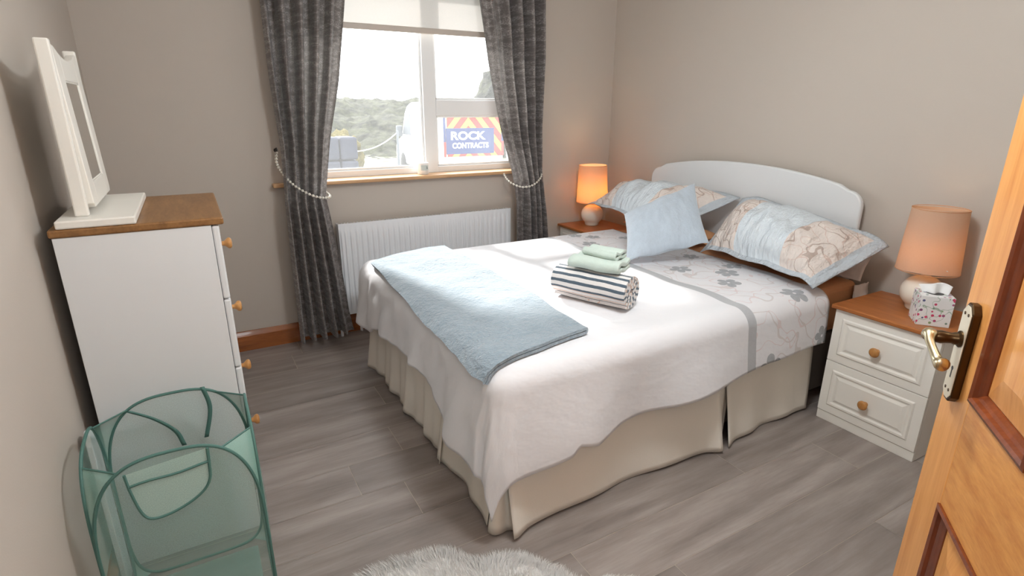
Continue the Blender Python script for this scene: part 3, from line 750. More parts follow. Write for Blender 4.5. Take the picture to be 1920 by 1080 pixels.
# ---------------------------------------------------------------- duvet
CX0, CX1, CN, CF, RHO, ZT = -2.03, -.40, -2.02, -.588, .08, .622
def drape(a, b):
    """flat cloth point -> draped point"""
    ca = max(a, CX0); cb = min(max(b, CN), CF)
    da, db = ca-a, (cb-b)
    p = 2.5; r = (abs(da)**p+abs(db)**p)**(1/p)
    puff = .010*noise.noise((a*3.1, b*3.1, 1.7))+.006*noise.noise((a*7, b*7, 4))-.004
    edge = min(ca-CX0, cb-CN, CF-cb); puff *= ss(edge, 0, .1)
    puff += .012*ss(edge, .0, .25)-.010
    if r < 1e-6: return Vector((a, b, ZT+puff))
    h = sqrt(da*da+db*db); d = Vector((-da/h, -db/h, 0))
    ph = atan2(abs(db), abs(da))
    far_side = db < 0
    if db >= 0: per = (CF-cb)+.34*ph+(ca-CX0)         # towards the near side
    else: per = -.34*ph-(ca-CX0)
    if r < RHO*pi/2: t = r/RHO; out = RHO*sin(t); dz = RHO*(1-cos(t))
    else: out = RHO+(r-RHO*pi/2)*.07; dz = RHO+(r-RHO*pi/2)
    k = ss(dz, .03, .36); onfoot = 1-ss(ph, .2, 1.2) if db > 0 else 1
    fo = .016*sin(per*15+1.2)+.010*sin(per*31+.5)+.022*noise.noise((per*4.2, 3.3, .4))
    fn_ = .016*sin(per*6.1+2.4)+.012*sin(per*11.7+.7)+.018*noise.noise((per*3.1, 8.3, .4))
    w_ = fo*onfoot+fn_*(1-onfoot)
    if far_side: w_ *= .25
    cor = sin(2*ph)**2 if ph < pi/2 else 0
    out += k*(w_*(1-.6*cor)+.012)
    out += .011*onfoot*noise.noise((per*13+dz*9, dz*7-per*5, 2))*ss(dz, .0, .05)
    return Vector((ca, cb, ZT-dz+puff))+d*out
NEAR_L = [(-2.1, .425), (-2.0, .415), (-1.9, .405), (-1.83, .392), (-1.8, .36), (-1.72, .385), (-1.6, .352), (-1.5, .345), (-1.34, .345), (-1.1, .323), (-.82, .29), (-.40, .29)]
FOOT_L = [(-2.1, .44), (-2.0, .425), (-1.9, .41), (-1.8, .40), (-1.7, .355), (-1.6, .30), (-1.46, .272), (-1.32, .285), (-1.0, .30), (-.85, .325), (-.76, .38), (-.6, .37), (-.4, .37)]
def duvet():
    SX = [-(1-i/30) for i in range(30)]+[i/104 for i in range(105)]
    SY = [-(1-i/28) for i in range(28)]+[i/96 for i in range(97)]+[1+(i+1)/22 for i in range(22)]
    V, U = [], []
    for sx in SX:
        for sy in SY:
            yc = CN+(CF-CN)*min(max(sy, 0), 1); xc = CX0+(CX1-CX0)*max(sx, 0)
            a = xc+(sx*interp(yc, FOOT_L) if sx < 0 else 0)
            b = yc+(sy*interp(xc, NEAR_L) if sy < 0 else ((sy-1)*.33 if sy > 1 else 0))
            hw = .008*noise.noise((a*9, b*9, 0))
            V.append(drape(a, b)); U.append((a, b))
    n = len(SY); F = [(i*n+j, (i+1)*n+j, (i+1)*n+j+1, i*n+j+1) for i in range(len(SX)-1) for j in range(n-1)]
    g = G(); g.add(V, F, 0, U)
    o = g.build('duvet', 'duvet', None, smooth=True, angle=180, loc=(-1.2, -1.29, .6), fix=False, solid=.014)
    tag(o, 'white duvet with grey band and grey flowers spread over the bed', 'duvet')
duvet()
def top_at(a, b):
    e = .004; p = drape(a, b); n = (drape(a+e, b)-drape(a-e, b)).cross(drape(a, b+e)-drape(a, b-e)).normalized()
    return p, n
# folded blue throw
def throw():
    P00, P10, P01, P11 = (-2.068, -.70), (-1.625, -.535), (-2.118, -2.062), (-1.66, -1.965)
    th, n1, n2 = .0105, .0075, .0215
    line = [(0.0+i/16, n1) for i in range(17)]
    rr = (n2-n1)/2
    line += [(1+.018*sin(a), n1+rr-rr*cos(a)) for a in [pi*k/8 for k in range(1, 8)]]
    line += [(1-i/16, n2) for i in range(17)]
    off = []
    for i in range(len(line)):
        a = line[max(i-1, 0)]; b = line[min(i+1, len(line)-1)]; t = Vector(((b[0]-a[0])*.46, b[1]-a[1])).normalized(); off.append((-t.y/.46, t.x))
    ring = [(l[0]+o[0]*th/2, l[1]+o[1]*th/2) for l, o in zip(line, off)]+[(l[0]-o[0]*th/2, l[1]-o[1]*th/2) for l, o in reversed(list(zip(line, off)))]
    K, N, NL = len(ring), len(line), 60; V = []; U = []
    for j in range(NL+1):
        l = j/NL
        for w_, n in ring:
            a = (P00[0]*(1-w_)+P10[0]*w_)*(1-l)+(P01[0]*(1-w_)+P11[0]*w_)*l
            b = (P00[1]*(1-w_)+P10[1]*w_)*(1-l)+(P01[1]*(1-w_)+P11[1]*w_)*l
            a += .012*noise.noise((l*4, w_*2, 5)); b += .010*noise.noise((w_*5, l*9, 8))
            p, nn = top_at(a, b)
            lift = .004+.007*max(0, noise.noise((w_*3, l*7, 1)))*(n/n2)+.006*max(0, noise.noise((l*9, 2, w_)))
            V.append(p+nn*(n+lift)); U.append((w_, l))
    F = [(j*K+i, j*K+(i+1) % K, (j+1)*K+(i+1) % K, (j+1)*K+i) for j in range(NL) for i in range(K)]
    F += [(i, i+1, 2*N-2-i, 2*N-1-i)[::-1] for i in range(N-1)]
    q = NL*K; F += [(q+i, q+i+1, q+2*N-2-i, q+2*N-1-i) for i in range(N-1)]
    g = G().add(V, F, 0, U)
    tag(g.build('throw', 'throw', None, smooth=True, angle=60, loc=(-1.87, -1.3, .63)), 'folded pale blue fleece throw lying across the foot of the bed', 'throw')
throw()

# ---------------------------------------------------------------- towels
def towels():
    A = Vector((-1.497, -1.572, 0)); B = Vector((-1.375, -1.850, 0)); el = (B-A).normalized(); L = (B-A).length+.03; ew = Vector((el.y, -el.x, 0))
    if ew.y > 0: ew = -ew
    c = A-el*.015
    ztop = drape(-1.43, -1.71).z+.004
    N = 150; turns = 4.2; line = []
    for i in range(N+1):
        t = i/N; r = .010+.0565*t; a = -pi*.35-2*pi*turns*(1-t)
        line.append((r*1.12*cos(a), r*.95*sin(a)))
    zc = ztop+.0565*.95+.0165
    g = G().ribbon(line, .0115, (c.x, c.y, zc), ew, Z, el, L, nl=18, wob=.003)
    tag(g.build('rolled_towel', 'stripe', None, smooth=True, angle=50, loc=((A.x+B.x)/2, (A.y+B.y)/2, ztop)), 'rolled striped towel lying on the bed beneath the mint cloths', 'towel')
    def folded(label, centre, z, w_, l_, th, rot, seed):
        e = el.copy(); e.rotate(Matrix.Rotation(rot, 3, 'Z')); p = Vector((e.y, -e.x, 0))
        if p.y > 0: p = -p
        n1, n2 = th*.5, th*1.62; rr = (n2-n1)/2
        line = [(-w_/2+w_*i/14, n1+.003*sin(i*.7+seed)) for i in range(15)]
        line += [(w_/2+rr*1.3*sin(a), n1+rr-rr*cos(a)) for a in [pi*k/8 for k in range(1, 8)]]
        line += [(w_/2-w_*i/14, n2+.004*sin(i*.55+seed)+.0025) for i in range(15)]
        o = Vector((centre[0], centre[1], z))-e*l_/2
        g = G().ribbon(line, th, o, p, Z, e, l_, nl=20, wob=.008)
        return tag(g.build('folded_cloth', 'mint', None, smooth=True, angle=60, sub=1, loc=(centre[0], centre[1], z)), label, 'towel', 'folded mint cloths on the towel')
    m_ = (A+B)/2
    z1 = zc+.066
    folded('larger folded mint towel lying on top of the striped roll', (m_.x+.03, m_.y+.005), z1, .105, .225, .021, .06, 0)
    folded('small folded mint cloth, topmost of the towel pile', (m_.x+.055, m_.y+.005), z1+.05, .085, .155, .013, -.05, 2)
towels()

# ---------------------------------------------------------------- pillows and cushion
def pillow(name, mat, label, cat, FL, FR, BR, BL, T, fl=0., group=None, droop=0, wr=.010, seed=0, pinch=.03, up=.72, down=.38, nu=64, nv=44, uvflip=False):
    FL, FR, BR, BL = map(Vector, (FL, FR, BR, BL)); C_ = (FL+FR+BR+BL)/4
    n = (FR-FL).cross(BL-FL).normalized()
    if n.z < 0 or (abs(n.z) < .3 and n.x > 0): n = -n
    def P(u, v, sgn):
        p = (FL*(1-u)+FR*u)*(1-v)+(BL*(1-u)+BR*u)*v
        su, sv = sin(pi*u), sin(pi*v)
        p = p+(C_-p)*pinch*((su**.7)*(1-sv)**2+(sv**.7)*(1-su)**2)*.9
        uu = min(max((u-fl)/(1-2*fl), 0), 1); vv = min(max((v-fl*1.5)/(1-3*fl), 0), 1)
        h = max(sin(pi*uu), 0)**.55*max(sin(pi*vv), 0)**.55
        w_ = noise.noise((u*9+seed, v*2.6, seed))*wr+noise.noise((u*20+seed, v*6+u*4, seed*2))*wr*.5
        p = p+n*(sgn*T*(up if sgn > 0 else down)*h+w_*(.25+h if sgn > 0 else .2))
        p = p+n*(.006*sin(u*17+seed)*(1-h))
        if droop: p = p+Vector((0, 0, -droop*(max(0, abs(u-.5)-.38)/.12)**1.6))
        if sgn < 0: p = p-n*.004
        return p
    V, U, F = [], [], []
    for sgn in (1, -1):
        o = len(V)
        for i in range(nu):
            for j in range(nv):
                V.append(P(i/(nu-1), j/(nv-1), sgn)); U.append((i/(nu-1), j/(nv-1)))
        for i in range(nu-1):
            for j in range(nv-1):
                a = o+i*nv+j; q = (a, a+nv, a+nv+1, a+1); F.append(q if sgn > 0 else q[::-1])
    h = nu*nv
    rim = [i*nv for i in range(nu)]+[(nu-1)*nv+j for j in range(1, nv)]+[i*nv+nv-1 for i in range(nu-2, -1, -1)]+[j for j in range(nv-2, 0, -1)]
    for a, b in zip(rim, rim[1:]+rim[:1]): F.append((b, a, a+h, b+h))
    g = G().add(V, F, 0, U)
    o = g.build(name, mat, None, smooth=True, angle=180, loc=(C_.x, C_.y, min(p[2] for p in V)))
    return tag(o, label, cat, group)
pillow('pillow', 'sheet', 'plain tan pillow sticking out beneath the near scroll pillow', 'pillow', (-.335, -1.28, .66), (-.335, -2.02, .655), (-.145, -2.02, .66), (-.145, -1.28, .665), .10, 0, up=.5, down=.45, wr=.005, seed=3)
pillow('pillow', 'sheet', 'plain tan pillow beneath the far scroll pillow by the corner lamp', 'pillow', (-.335, -.60, .66), (-.335, -1.24, .66), (-.12, -1.24, .665), (-.12, -.60, .665), .10, 0, up=.5, down=.45, wr=.005, seed=6)
pillow('pillow', 'whitecloth', 'crumpled white pillow wedged upright against the headboard', 'pillow', (-.15, -1.30, .615), (-.15, -2.08, .615), (-.10, -2.10, .765), (-.085, -1.30, .82), .06, .05, wr=.02, seed=9)
pillow('pillow', 'pillow', 'scroll-patterned pillow with satin middle beyond the blue cushion', 'pillow', (-.43, -.33, .768), (-.52, -1.16, .745), (-.12, -1.33, .93), (-.11, -.38, .862), .17, .05, 'scroll pillows', .025, seed=1.3, wr=.026, pinch=.012)
pillow('pillow', 'pillow', 'scroll-patterned pillow with satin middle beside the near lamp', 'pillow', (-.50, -1.42, .690), (-.53, -2.085, .672), (-.15, -2.17, .835), (-.115, -1.34, .94), .19, .05, 'scroll pillows', .035, seed=4.1, wr=.03, pinch=.012)
pillow('cushion', 'cushion', 'plain pale blue plush cushion leaning against the pillows', 'cushion', (-.955, -1.352, .648), (-.565, -1.53, .735), (-.445, -1.285, 1.0), (-.745, -1.075, .83), .14, 0, up=.55, down=.55, wr=.006, seed=5, pinch=.065)

# ---------------------------------------------------------------- laundry hamper
def hamper():
    x0, x1, y0, y1, H = -3.135, -2.768, -2.03, -1.70, .60
    r = thing('laundry_hamper', 'teal mesh pop-up laundry hamper beside the white chest', 'laundry hamper', ((x0+x1)/2, (y0+y1)/2, 0))
    n = 2.9
    def loop(w_, t):
        c, s = cos(t), sin(t); n = 2.9 if s > 0 else 6.
        return (math.copysign(abs(c)**(2/n), c)*w_/2, H/2+math.copysign(abs(s)**(2/n), s)*H/2*.992)
    faces = [((x0+x1)/2, y0, X, x1-x0), (x1, (y0+y1)/2, Y, y1-y0), ((x0+x1)/2, y1, -X, x1-x0), (x0, (y0+y1)/2, -Y, y1-y0)]
    pos = []
    for (cx, cy, e, w_) in faces:
        nrm = Vector((e.y, -e.x, 0))
        def pt(s, z, e=e, cx=cx, cy=cy, w_=w_, nrm=nrm): return Vector((cx, cy, z))+e*s+nrm*(.012*cos(pi*s/w_)*sin(pi*z/H))
        pos.append(pt)
        N, K = 72, 9; V = []; U = []
        for i in range(N):
            s, z = loop(w_, 2*pi*i/N)
            for k in range(K):
                f = (k+.15)/(K-1+.15); V.append(pt(s*f, H/2+(z-H/2)*f)); U.append((s*f, H/2+(z-H/2)*f))
        F = [(i*K+k, i*K+k+1, ((i+1) % N)*K+k+1, ((i+1) % N)*K+k) for i in range(N) for k in range(K-1)]+[tuple(i*K for i in range(N))]
        G().add(V, F, 0, U).build('mesh_panel', 'net', r, smooth=True, angle=180, fix=False)
        G().tube([pt(*loop(w_, 2*pi*i/96)) for i in range(96)], .0042, 8, closed=True).build('wire_hoop', 'tealtrim', r, smooth=True)
    for k in range(4):
        A, wa = pos[k], faces[k][3]; B, wb = pos[(k+1) % 4], faces[(k+1) % 4][3]
        def fn(u, v):
            t = radians(-62+124*v)
            s, z = loop(wa, t); s2, z2 = loop(wb, pi-t)
            return A(s, z).lerp(B(s2, z2), u)
        G().grid(fn, 5, 40, uvfn=lambda u, v: (u*.1, v*H)).build('gusset', 'netsolid', r, smooth=True, angle=180, fix=False)
        G().tube([fn(u/6, 1) for u in range(7)], .0025, 6).build('gusset_hem', 'tealtrim', r, smooth=True)
    G().box(x0+.03, x1-.03, y0+.03, y1-.03, .004, .007).build('floor_panel', 'net', r)
    # pocket on the front
    f = pos[0]; mx = (x0+x1)/2; q = lambda x, z: f(x-mx, z)-Y*.005
    U_ = [(-3.047, .568), (-3.042, .52), (-3.03, .46), (-3.012, .437), (-2.975, .437), (-2.93, .452), (-2.895, .474), (-2.878, .502), (-2.874, .54), (-2.872, .585)]
    P = spline([(a, b, 0) for a, b in U_], 40)
    V = [q(p.x, p.y) for p in P]; c = q(-2.96, .51)
    uv = [(p.x, p.y) for p in P]+[(-2.96, .51)]
    G().add(V+[c], [(i, i+1, len(P)) for i in range(len(P)-1)]+[(len(P)-1, 0, len(P))], 0, uv).build('pocket', 'netdense', r, fix=False)
    g = G().tube([q(p.x, p.y)-Y*.001 for p in P], .0036, 6)
    g.tube([q(-3.042+.169*i/8, .535+.012*i/8+.002*sin(i))-Y*.001 for i in range(9)], .0034, 6)
    g.build('pocket_trim', 'tealtrim', r, smooth=True)
    b = pos[2]; qb = lambda x, z: b(mx-x, z)-Y*.006
    for pts in ([(-3.06, .572), (-3.005, .53), (-2.96, .475), (-2.945, .42)], [(-2.872, .60), (-2.862, .545), (-2.866, .50), (-2.885, .43)]):
        g = G(); S_ = spline([(a, z, 0) for a, z in pts], 16); w_ = .006
        V = []
        for p in S_: V += [qb(p.x-w_, p.y)-Y*.002, qb(p.x+w_, p.y)-Y*.002]
        g.add(V, [(2*i, 2*i+1, 2*i+3, 2*i+2) for i in range(len(S_)-1)])
        g.build('carry_strap', 'tealtrim', r, smooth=True, solid=.002)
hamper()
tag(G().prism([(0, 0), (.085, 0), (.085, .46), (.06, .53), (.012, .545), (0, .50)], (W0+.019, -1.735, .002), Y, Z, X, .014).build('white_board', 'white', None, bevel=.003), 'narrow white board standing between the hamper and the left wall', 'board')

# ---------------------------------------------------------------- sheepskin rug
def rug():
    B = [(-2.70, -2.10), (-2.595, -2.045), (-2.49, -2.02), (-2.37, -2.03), (-2.276, -2.055), (-2.20, -2.145), (-2.12, -2.17), (-2.05, -2.215), (-1.99, -2.305), (-1.945, -2.39), (-1.87, -2.42), (-1.80, -2.475), (-1.77, -2.56), (-1.82, -2.66), (-1.95, -2.72), (-2.08, -2.83), (-2.28, -2.92), (-2.5, -2.9), (-2.66, -2.78), (-2.76, -2.58), (-2.78, -2.36), (-2.77, -2.2)]
    P = spline([(a, b, 0) for a, b in B+B[:1]], 120)[:-1]; c = Vector((-2.3, -2.47, 0))
    rnd = random.Random(3); g = G(); K = 10; N = len(P); V = []
    hh = lambda f: .012+.026*(1-f**4)
    for p in P:
        for k in range(K+1): f = k/K; q = c.lerp(p, f*.97); V.append((q.x, q.y, hh(f) if k < K else .002))
    F = [(i*(K+1)+k, i*(K+1)+k+1, ((i+1) % N)*(K+1)+k+1, ((i+1) % N)*(K+1)+k) for i in range(N) for k in range(K)]
    g.add(V, F)
    V, F = [], []
    for s in range(30000):
        i = rnd.random()*N; a = P[int(i)].lerp(P[(int(i)+1) % N], i % 1); f = sqrt(rnd.random())
        if rnd.random() < .22: f = .9+.1*rnd.random()
        q = c.lerp(a, f*.975)
        if q.y < -2.62 and rnd.random() < .6: continue
        out = (a-c).normalized(); cl = Vector((noise.noise((q.x*16, q.y*16, 0)), noise.noise((q.x*16, q.y*16, 7)), 0))
        lean = out*(.2+.75*f**5)+cl*.6+Vector((rnd.uniform(-.35, .35), rnd.uniform(-.35, .35), 0))
        L = rnd.uniform(.022, .034); d = Vector((lean.x, lean.y, 1)).normalized(); sd = d.cross(Vector((rnd.uniform(-1, 1), rnd.uniform(-1, 1), .2))).normalized()
        z0 = hh(f)-.006; wd = rnd.uniform(.0007, .0013); b0 = len(V)
        for k in range(4):
            t = k/3; curl = out*(.010*t*t*f)+cl*.012*t*t
            p = Vector((q.x, q.y, z0))+d*(L*t)+curl-Z*(.010*t*t)
            if p.z < .002: p.z = .002
            wk = wd*(1-.8*t); V += [p-sd*wk, p+sd*wk]
        F += [(b0+2*k, b0+2*k+1, b0+2*k+3, b0+2*k+2) for k in range(3)]
    g.add(V, F)
    tag(g.build('sheepskin_rug', 'fur', None, smooth=True, angle=180, loc=(c.x, c.y, 0), fix=False), 'cream sheepskin rug on the plank floor', 'rug')
rug()

# ---------------------------------------------------------------- open door
def door():
    E_ = Vector((-1.613, -3.015, 0)); az = radians(51.3); d = -Vector((sin(az), cos(az), 0)); n = Vector((-cos(az), sin(az), 0))   # d: towards hinge, n: out of visible face
    W_, T, Hd, st = .762, .04, 1.98, .117
    r = thing('door_1', 'open golden wooden panel door at the right edge', 'door', E_+d*W_, kind='structure')
    o = E_+Z*.008
    zs = [(.0, .21), (.695, .905), (Hd-.115, Hd)]
    def slab(g, s0, s1, z0, z1, dep0=0, dep1=T): g.obox(o+d*s0+Z*z0-n*dep1, d, n, Z, s1-s0, dep1-dep0, z1-z0)
    g = G(); slab(g, 0, st, 0, Hd); slab(g, W_-st, W_, 0, Hd); g.build('stile', 'door', r, bevel=.002)
    g = G()
    for a, b in zs: slab(g, st, W_-st, a, b)
    g.build('rail', 'rail', r, bevel=.0015)
    g = G(); mu = (W_-.10)/2
    for a, b in ((.21, .695), (.905, Hd-.115)): slab(g, mu, mu+.1, a, b)
    g.build('muntin', 'door', r, bevel=.0015)
    for a, b in ((.21, .695), (.905, Hd-.115)):
        for s0, s1 in ((st, mu), (mu+.1, W_-st)):
            pg = G(); slab(pg, s0, s1, a, b, .015, .026)
            def ring(i0, h0, i1, h1):
                q = lambda i, h: [o+d*s+Z*z+n*h for s, z in ((s0+i, a+i), (s1-i, a+i), (s1-i, b-i), (s0+i, b-i))]
                pg.add(q(i0, h0)+q(i1, h1), [(k, (k+1) % 4, 4+(k+1) % 4, 4+k) for k in range(4)])
            ring(.022, -.0148, .026, -.012); ring(.026, -.012, .075, -.0045)
            q = [o+d*s+Z*z-n*.0045 for s, z in ((s0+.075, a+.075), (s1-.075, a+.075), (s1-.075, b-.075), (s0+.075, b-.075))]; pg.add(q, [(0, 1, 2, 3)])
            pl = pg.build('panel', 'door', r)
            mg = G(); prof = [(0, -.0149), (0, .004), (.006, .006), (.011, .003), (.0135, -.003), (.018, -.006), (.023, -.011), (.024, -.0149)]
            q = lambda i, h: [o+d*s+Z*z+n*h for s, z in ((s0+i, a+i), (s1-i, a+i), (s1-i, b-i), (s0+i, b-i))]
            for p0, p1 in zip(prof, prof[1:]): mg.add(q(*p0)+q(*p1), [(k, (k+1) % 4, 4+(k+1) % 4, 4+k) for k in range(4)])
            mg.build('moulding', 'mould', pl, label='dark brown moulding')
    # lever handle on a backplate
    hd = G(); c = E_+d*.057; zc = .998
    pw, ph = .041, .185; z0 = zc-.115
    poly = [(-pw/2, .012), (-pw/2+.012, 0), (pw/2-.012, 0), (pw/2, .012), (pw/2, ph-.014), (pw/2-.013, ph), (-pw/2+.013, ph), (-pw/2, ph-.014)]
    hd.prism(poly, c+Z*z0, d, Z, n, .0135)
    H_ = hd.build('handle_plate', 'darkbrass', r, bevel=.002)
    G().prism([(a*.94, .005+(b)*.945) for a, b in poly], c+Z*z0+n*.0134, d, Z, n, .0014).build('plate_face', 'plate', H_, bevel=.0006, label='brass plate face with a reflection in its colour')
    g = G()
    for s, z in ((-.008, .165), (.008, .165), (-.008, .022), (.008, .022)): g.lathe([(0, 0), (.0032, 0), (.0028, .0012), (0, .0014)], c+d*s+Z*(z0+z)+n*.0145, 12, axis=n)
    g.build('screw', 'darkbrass', H_, smooth=True)
    g = G().lathe([(0, 0), (.004, 0), (.004, .0006), (0, .0006)], c+Z*(z0+.062)+n*.0147, 14, axis=n); g.obox(c+Z*(z0+.044)+n*.0147-d*.0018, d, Z, n, .0036, .018, .0006)
    g.build('keyhole', 'black', H_)
    zl = z0+.118
    G().lathe([(0, .0135), (.015, .0135), (.015, .017), (.0115, .02), (.011, .024), (.0095, .028), (.0105, .036), (.0118, .044), (.0105, .052), (.009, .058), (0, .06)], c+Z*zl, 22, axis=n).build('spindle', 'darkbrass', H_, smooth=True)
    g = G()
    # lever runs towards the hinge then curls down
    pts = spline([c+Z*zl+n*.060-d*.004, c+Z*(zl+.006)+n*.064+d*.012, c+Z*(zl-.001)+n*.066+d*.026, c+Z*(zl-.014)+n*.062+d*.046, c+Z*(zl-.024)+n*.058+d*.062, c+Z*(zl-.024)+n*.054+d*.078], 24)
    rad = [.0085+.004*math.exp(-((i-2)/4)**2)+.0035*math.exp(-((i-22)/3)**2)-.0018*math.exp(-((i-12)/5)**2) for i in range(25)]; rad[-1] = .006
    g.tube(pts, rad, 14); g.build('lever', 'brass', H_, smooth=True, angle=50)
    g = G()
    for z in (.25, 1.0, 1.75): g.lathe([(0, 0), (.007, 0), (.007, .09), (0, .09)], E_+d*(W_-.0)+n*.004+Z*(z-.045), 14)
    g.build('hinge', 'brass', r, smooth=True)
door()

# ---------------------------------------------------------------- fittings added for the fill lights, out of frame
cl = thing('room_fill_pendant', 'unseen pendant holder added for the room fill light', 'ceiling light', (-1.8, -2.45, HC))  # unseen holder, added to go with the room fill
G().lathe([(0, -.22), (.012, -.22), (.022, -.2), (.022, -.16), (.006, -.15), (.004, -.02), (.05, -.015), (.05, 0), (0, 0)], (-1.8, -2.45, HC), 32).build('flex_and_holder', 'upvc', cl, smooth=True)

hl = thing('hall_fill_stand', 'unseen stand added for the hall fill light behind the viewer', 'floor lamp', (-2.66, -4.1, 0))  # unseen stand, added to go with the hall fill
G().lathe([(0, 0), (.13, 0), (.13, .02), (.02, .03), (0, .03)], (-2.66, -4.1, 0), 28).build('base', 'black', hl, smooth=True)
G().tube([(-2.66, -4.1, .02), (-2.66, -4.1, 1.8), (-2.66, -4.0, 1.92), (-2.66, -3.82, 1.9)], .011, 10).build('pole', 'black', hl, smooth=True)

# ---------------------------------------------------------------- outside
GZ = -.68
def outside():
    g = G().grid(lambda u, v: (-14+40*u, .4+46*v*v, GZ+.05*noise.noise((u*30, v*20, 1))), 60, 50)
    tag(g.build('ground', 'ground', None, smooth=True, angle=180, fix=False), 'pale gravel and grass yard outside the window', 'ground', kind='structure')
    def hill(u, v):
        x = -14+56*u; y = 20+24*v
        z = GZ+2.35*ss(v, .0, .55)+.9*max(0, u-.56)*ss(v)*6*(1+.2*sin(u*40))
        k = noise.noise((x*.5, y*.5, 2))+.6*noise.noise((x*1.3, y*1.3, 5))+.3*noise.noise((x*3, y*3, 9))
        return (x, y, z+k*.42*ss(v, 0, .1)+.1*noise.noise((x*7, y*7, 1)))
    g = G().grid(hill, 240, 90)
    tag(g.build('hillside_scrub', 'scrub', None, smooth=True, angle=180, fix=False), 'grey-green scrub covering the hillside outside', 'scrub', kind='stuff')
    def blob(c, r, seed, name, mat, label, cat):
        g = G(); c = Vector(c); nu, nv = 48, 28
        def fn(u, v):
            a, b = 2*pi*u, pi*v-pi/2; d = Vector((cos(b)*cos(a), cos(b)*sin(a), sin(b)))
            k = 1+.22*noise.noise(d*2.2+Vector((seed, 0, 0)))+.14*noise.noise(d*6+Vector((seed, 3, 0)))+.08*noise.noise(d*15)
            return c+Vector((d.x*r[0], d.y*r[1], d.z*r[2]))*k
        g.grid(fn, nu, nv, closeu=True)
        return tag(g.build(name, mat, None, smooth=True, angle=180, fix=False), label, cat)
    blob((.95, 13.2, -.0), (.62, .6, .72), 1, 'bush', 'bush', 'yellowish round bush beyond the yard, left of the van', 'bush')
    blob((10.0, 19.0, 1.0), (1.9, 1.6, 2.1), 4, 'tree', 'scrub', 'pale tree beyond the van at the right of the window', 'tree')
    # stacked wrapped blocks
    p = thing('pallet_stack', 'stack of grey-blue wrapped blocks outside the window', 'pallet', (-.15, 8.3, GZ))
    for k in range(3):
        for i in range(2):
            z = GZ+.14+k*.46; x = -.56+.36*i
            b = G().box(x, x+.345, 8.0, 8.6, z, z+.44).build('wrapped_block', 'pallet', p, bevel=.05, seg=3)
    G().box(-.58, .17, 7.98, 8.62, GZ, GZ+.12).build('pallet_base', 'pallet', p)
    # rope and posts
    rp = thing('rope_barrier', 'pale rope sagging between posts beside the van', 'rope', (1.2, 10.2, GZ))
    G().tube([(.6+1.1*i/12, 10.2, .38+.42*(i/12)**2.2) for i in range(13)], .013, 8).build('rope', 'rope', rp, smooth=True)
    for x, z in ((.6, .42), (1.7, .84)): G().lathe([(0, 0), (.03, 0), (.03, z-GZ), (0, z-GZ)], (x, 10.2, GZ), 12).build('post', 'van_dark', rp)
    # van
    az = radians(3.6); fw_ = Vector((sin(az), cos(az), 0)); rt_ = Vector((cos(az), -sin(az), 0)); R0 = Vector((2.99, 10.4, GZ)); Wv = 1.72
    v = thing('van', 'white van parked outside with red and yellow chevrons on its rear', 'van', R0+rt_*Wv/2+fw_*2.4)
    Q = lambda w_, l, z: R0+rt_*w_+fw_*l+Z*z
    side = [(0, .32), (0, 2.08), (.08, 2.19), (.3, 2.22), (3.0, 2.2), (3.35, 2.1), (3.62, 1.9), (4.0, 1.32), (4.12, 1.2), (4.7, 1.0), (4.86, .85), (4.9, .32)]
    G().prism(side, R0, fw_, Z, rt_, Wv).build('body', 'van', v, smooth=True, bevel=.09, seg=4, angle=30)
    def wedge(w0): return G().prism([(3.42, 1.88), (3.0, 1.88), (3.0, 1.25), (3.92, 1.25)], Q(w0, 0, 0), fw_, Z, rt_, .01)
    wedge(-.008).build('side_window', 'van_dark', v); wedge(Wv-.002).build('side_window', 'van_dark', v)
    for w_ in (-.02, Wv-.18):
        for l in (.95, 4.0): G().lathe([(0, 0), (.2, 0), (.33, .02), (.34, .1), (.33, .19), (0, .2)], Q(w_, l, .34), 28, axis=rt_).build('wheel', 'tyre', v, smooth=True)
    for w_ in (-.24, Wv+.04): G().obox(Q(w_, 3.75, 1.18), rt_, fw_, Z, .2, .1, .34).build('wing_mirror', 'van_dark', v, bevel=.04, seg=3)
    # rear doors: chevrons, sign, plate, lamps
    bk = -fw_
    o = Q(0, -.006, 0)
    mid = .70; x0, x1, z0, z1 = .10, Wv-.07, .82, 2.02
    G().obox(o+rt_*x0+Z*z0, rt_, Z, bk, x1-x0, z1-z0, .01).build('rear_board', 'vyel', v)
    g = G()
    def clip(poly, f):
        out = []
        for a, b in zip(poly, poly[1:]+poly[:1]):
            fa, fb = f(a), f(b)
            if fa >= 0: out.append(a)
            if (fa >= 0) != (fb >= 0): t = fa/(fa-fb); out.append((a[0]+(b[0]-a[0])*t, a[1]+(b[1]-a[1])*t))
        return out
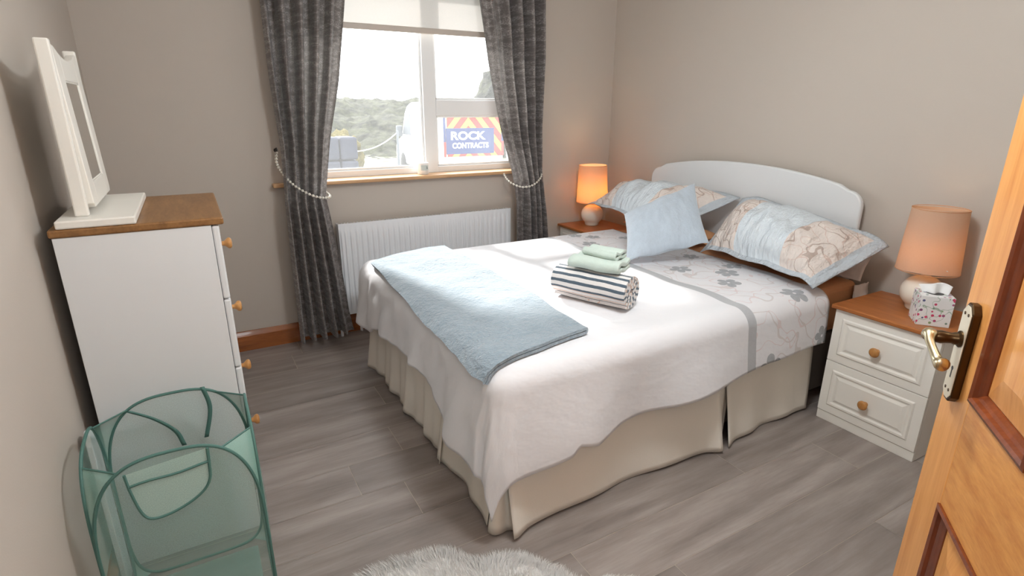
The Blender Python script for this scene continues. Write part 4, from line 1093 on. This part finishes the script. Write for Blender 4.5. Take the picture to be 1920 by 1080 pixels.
    for s in (-1, 1):
        for k in range(-6, 9):
            zb_ = .5+k*.44
            poly = [(mid, zb_), (mid, zb_+.24), (mid+s*1.6, zb_+.24-1.9), (mid+s*1.6, zb_-1.9)]
            for f in (lambda p: p[0]-x0, lambda p: x1-p[0], lambda p: p[1]-z0, lambda p: z1-p[1]):
                if poly: poly = clip(poly, f)
            if len(poly) > 2: g.prism(poly, o+bk*.010, rt_, Z, bk, .004)
    g.build('chevron_stripe', 'vred', v)
    sx0, sz0, sw, sh_ = .07, .89, 1.36, .66
    sg = G().obox(o+rt_*sx0+Z*sz0+bk*.014, rt_, Z, bk, sw, sh_, .012).build('sign_panel', 'vblue', v)
    def text(body, x, z, width, height, name):
        cu = bpy.data.curves.new('t', 'FONT'); cu.body = body; cu.size = 1; cu.extrude = .01; cu.offset = .032
        ob = bpy.data.objects.new('t', cu); COL.objects.link(ob); dg = bpy.context.evaluated_depsgraph_get(); me = bpy.data.meshes.new_from_object(ob.evaluated_get(dg)); bpy.data.objects.remove(ob)
        xs = [p.co.x for p in me.vertices]; ys = [p.co.y for p in me.vertices]
        kx = width/(max(xs)-min(xs)); ky = height/(max(ys)-min(ys))
        V = [o+bk*(.027+.3*p.co.z)+rt_*(x+(p.co.x-min(xs))*kx)+Z*(z+(p.co.y-min(ys))*ky) for p in me.vertices]
        G().add(V, [tuple(f.vertices) for f in me.polygons]).build(name, 'vwhite', sg, fix=False)
    text('ROCK', .20, 1.25, .98, .215, 'lettering')
    text('CONTRACTS', .235, 1.035, 1.03, .145, 'lettering')
    G().obox(o+rt_*.3+Z*.68+bk*.012, rt_, Z, bk, .6, .12, .012).build('number_plate', 'vwhite', v)
    G().obox(o+rt_*.02+Z*.38, rt_, Z, bk, Wv-.04, .2, .08).build('bumper', 'van_dark', v, bevel=.03)
    for w_ in (.0, Wv-.065):
        G().obox(o+rt_*w_+Z*.82, rt_, Z, bk, .065, .38, .02).build('tail_lamp', 'vred', v, bevel=.01)
        G().obox(o+rt_*w_+Z*1.2, rt_, Z, bk, .065, .86, .014).build('corner_strip', 'vblue', v, bevel=.01)
outside()
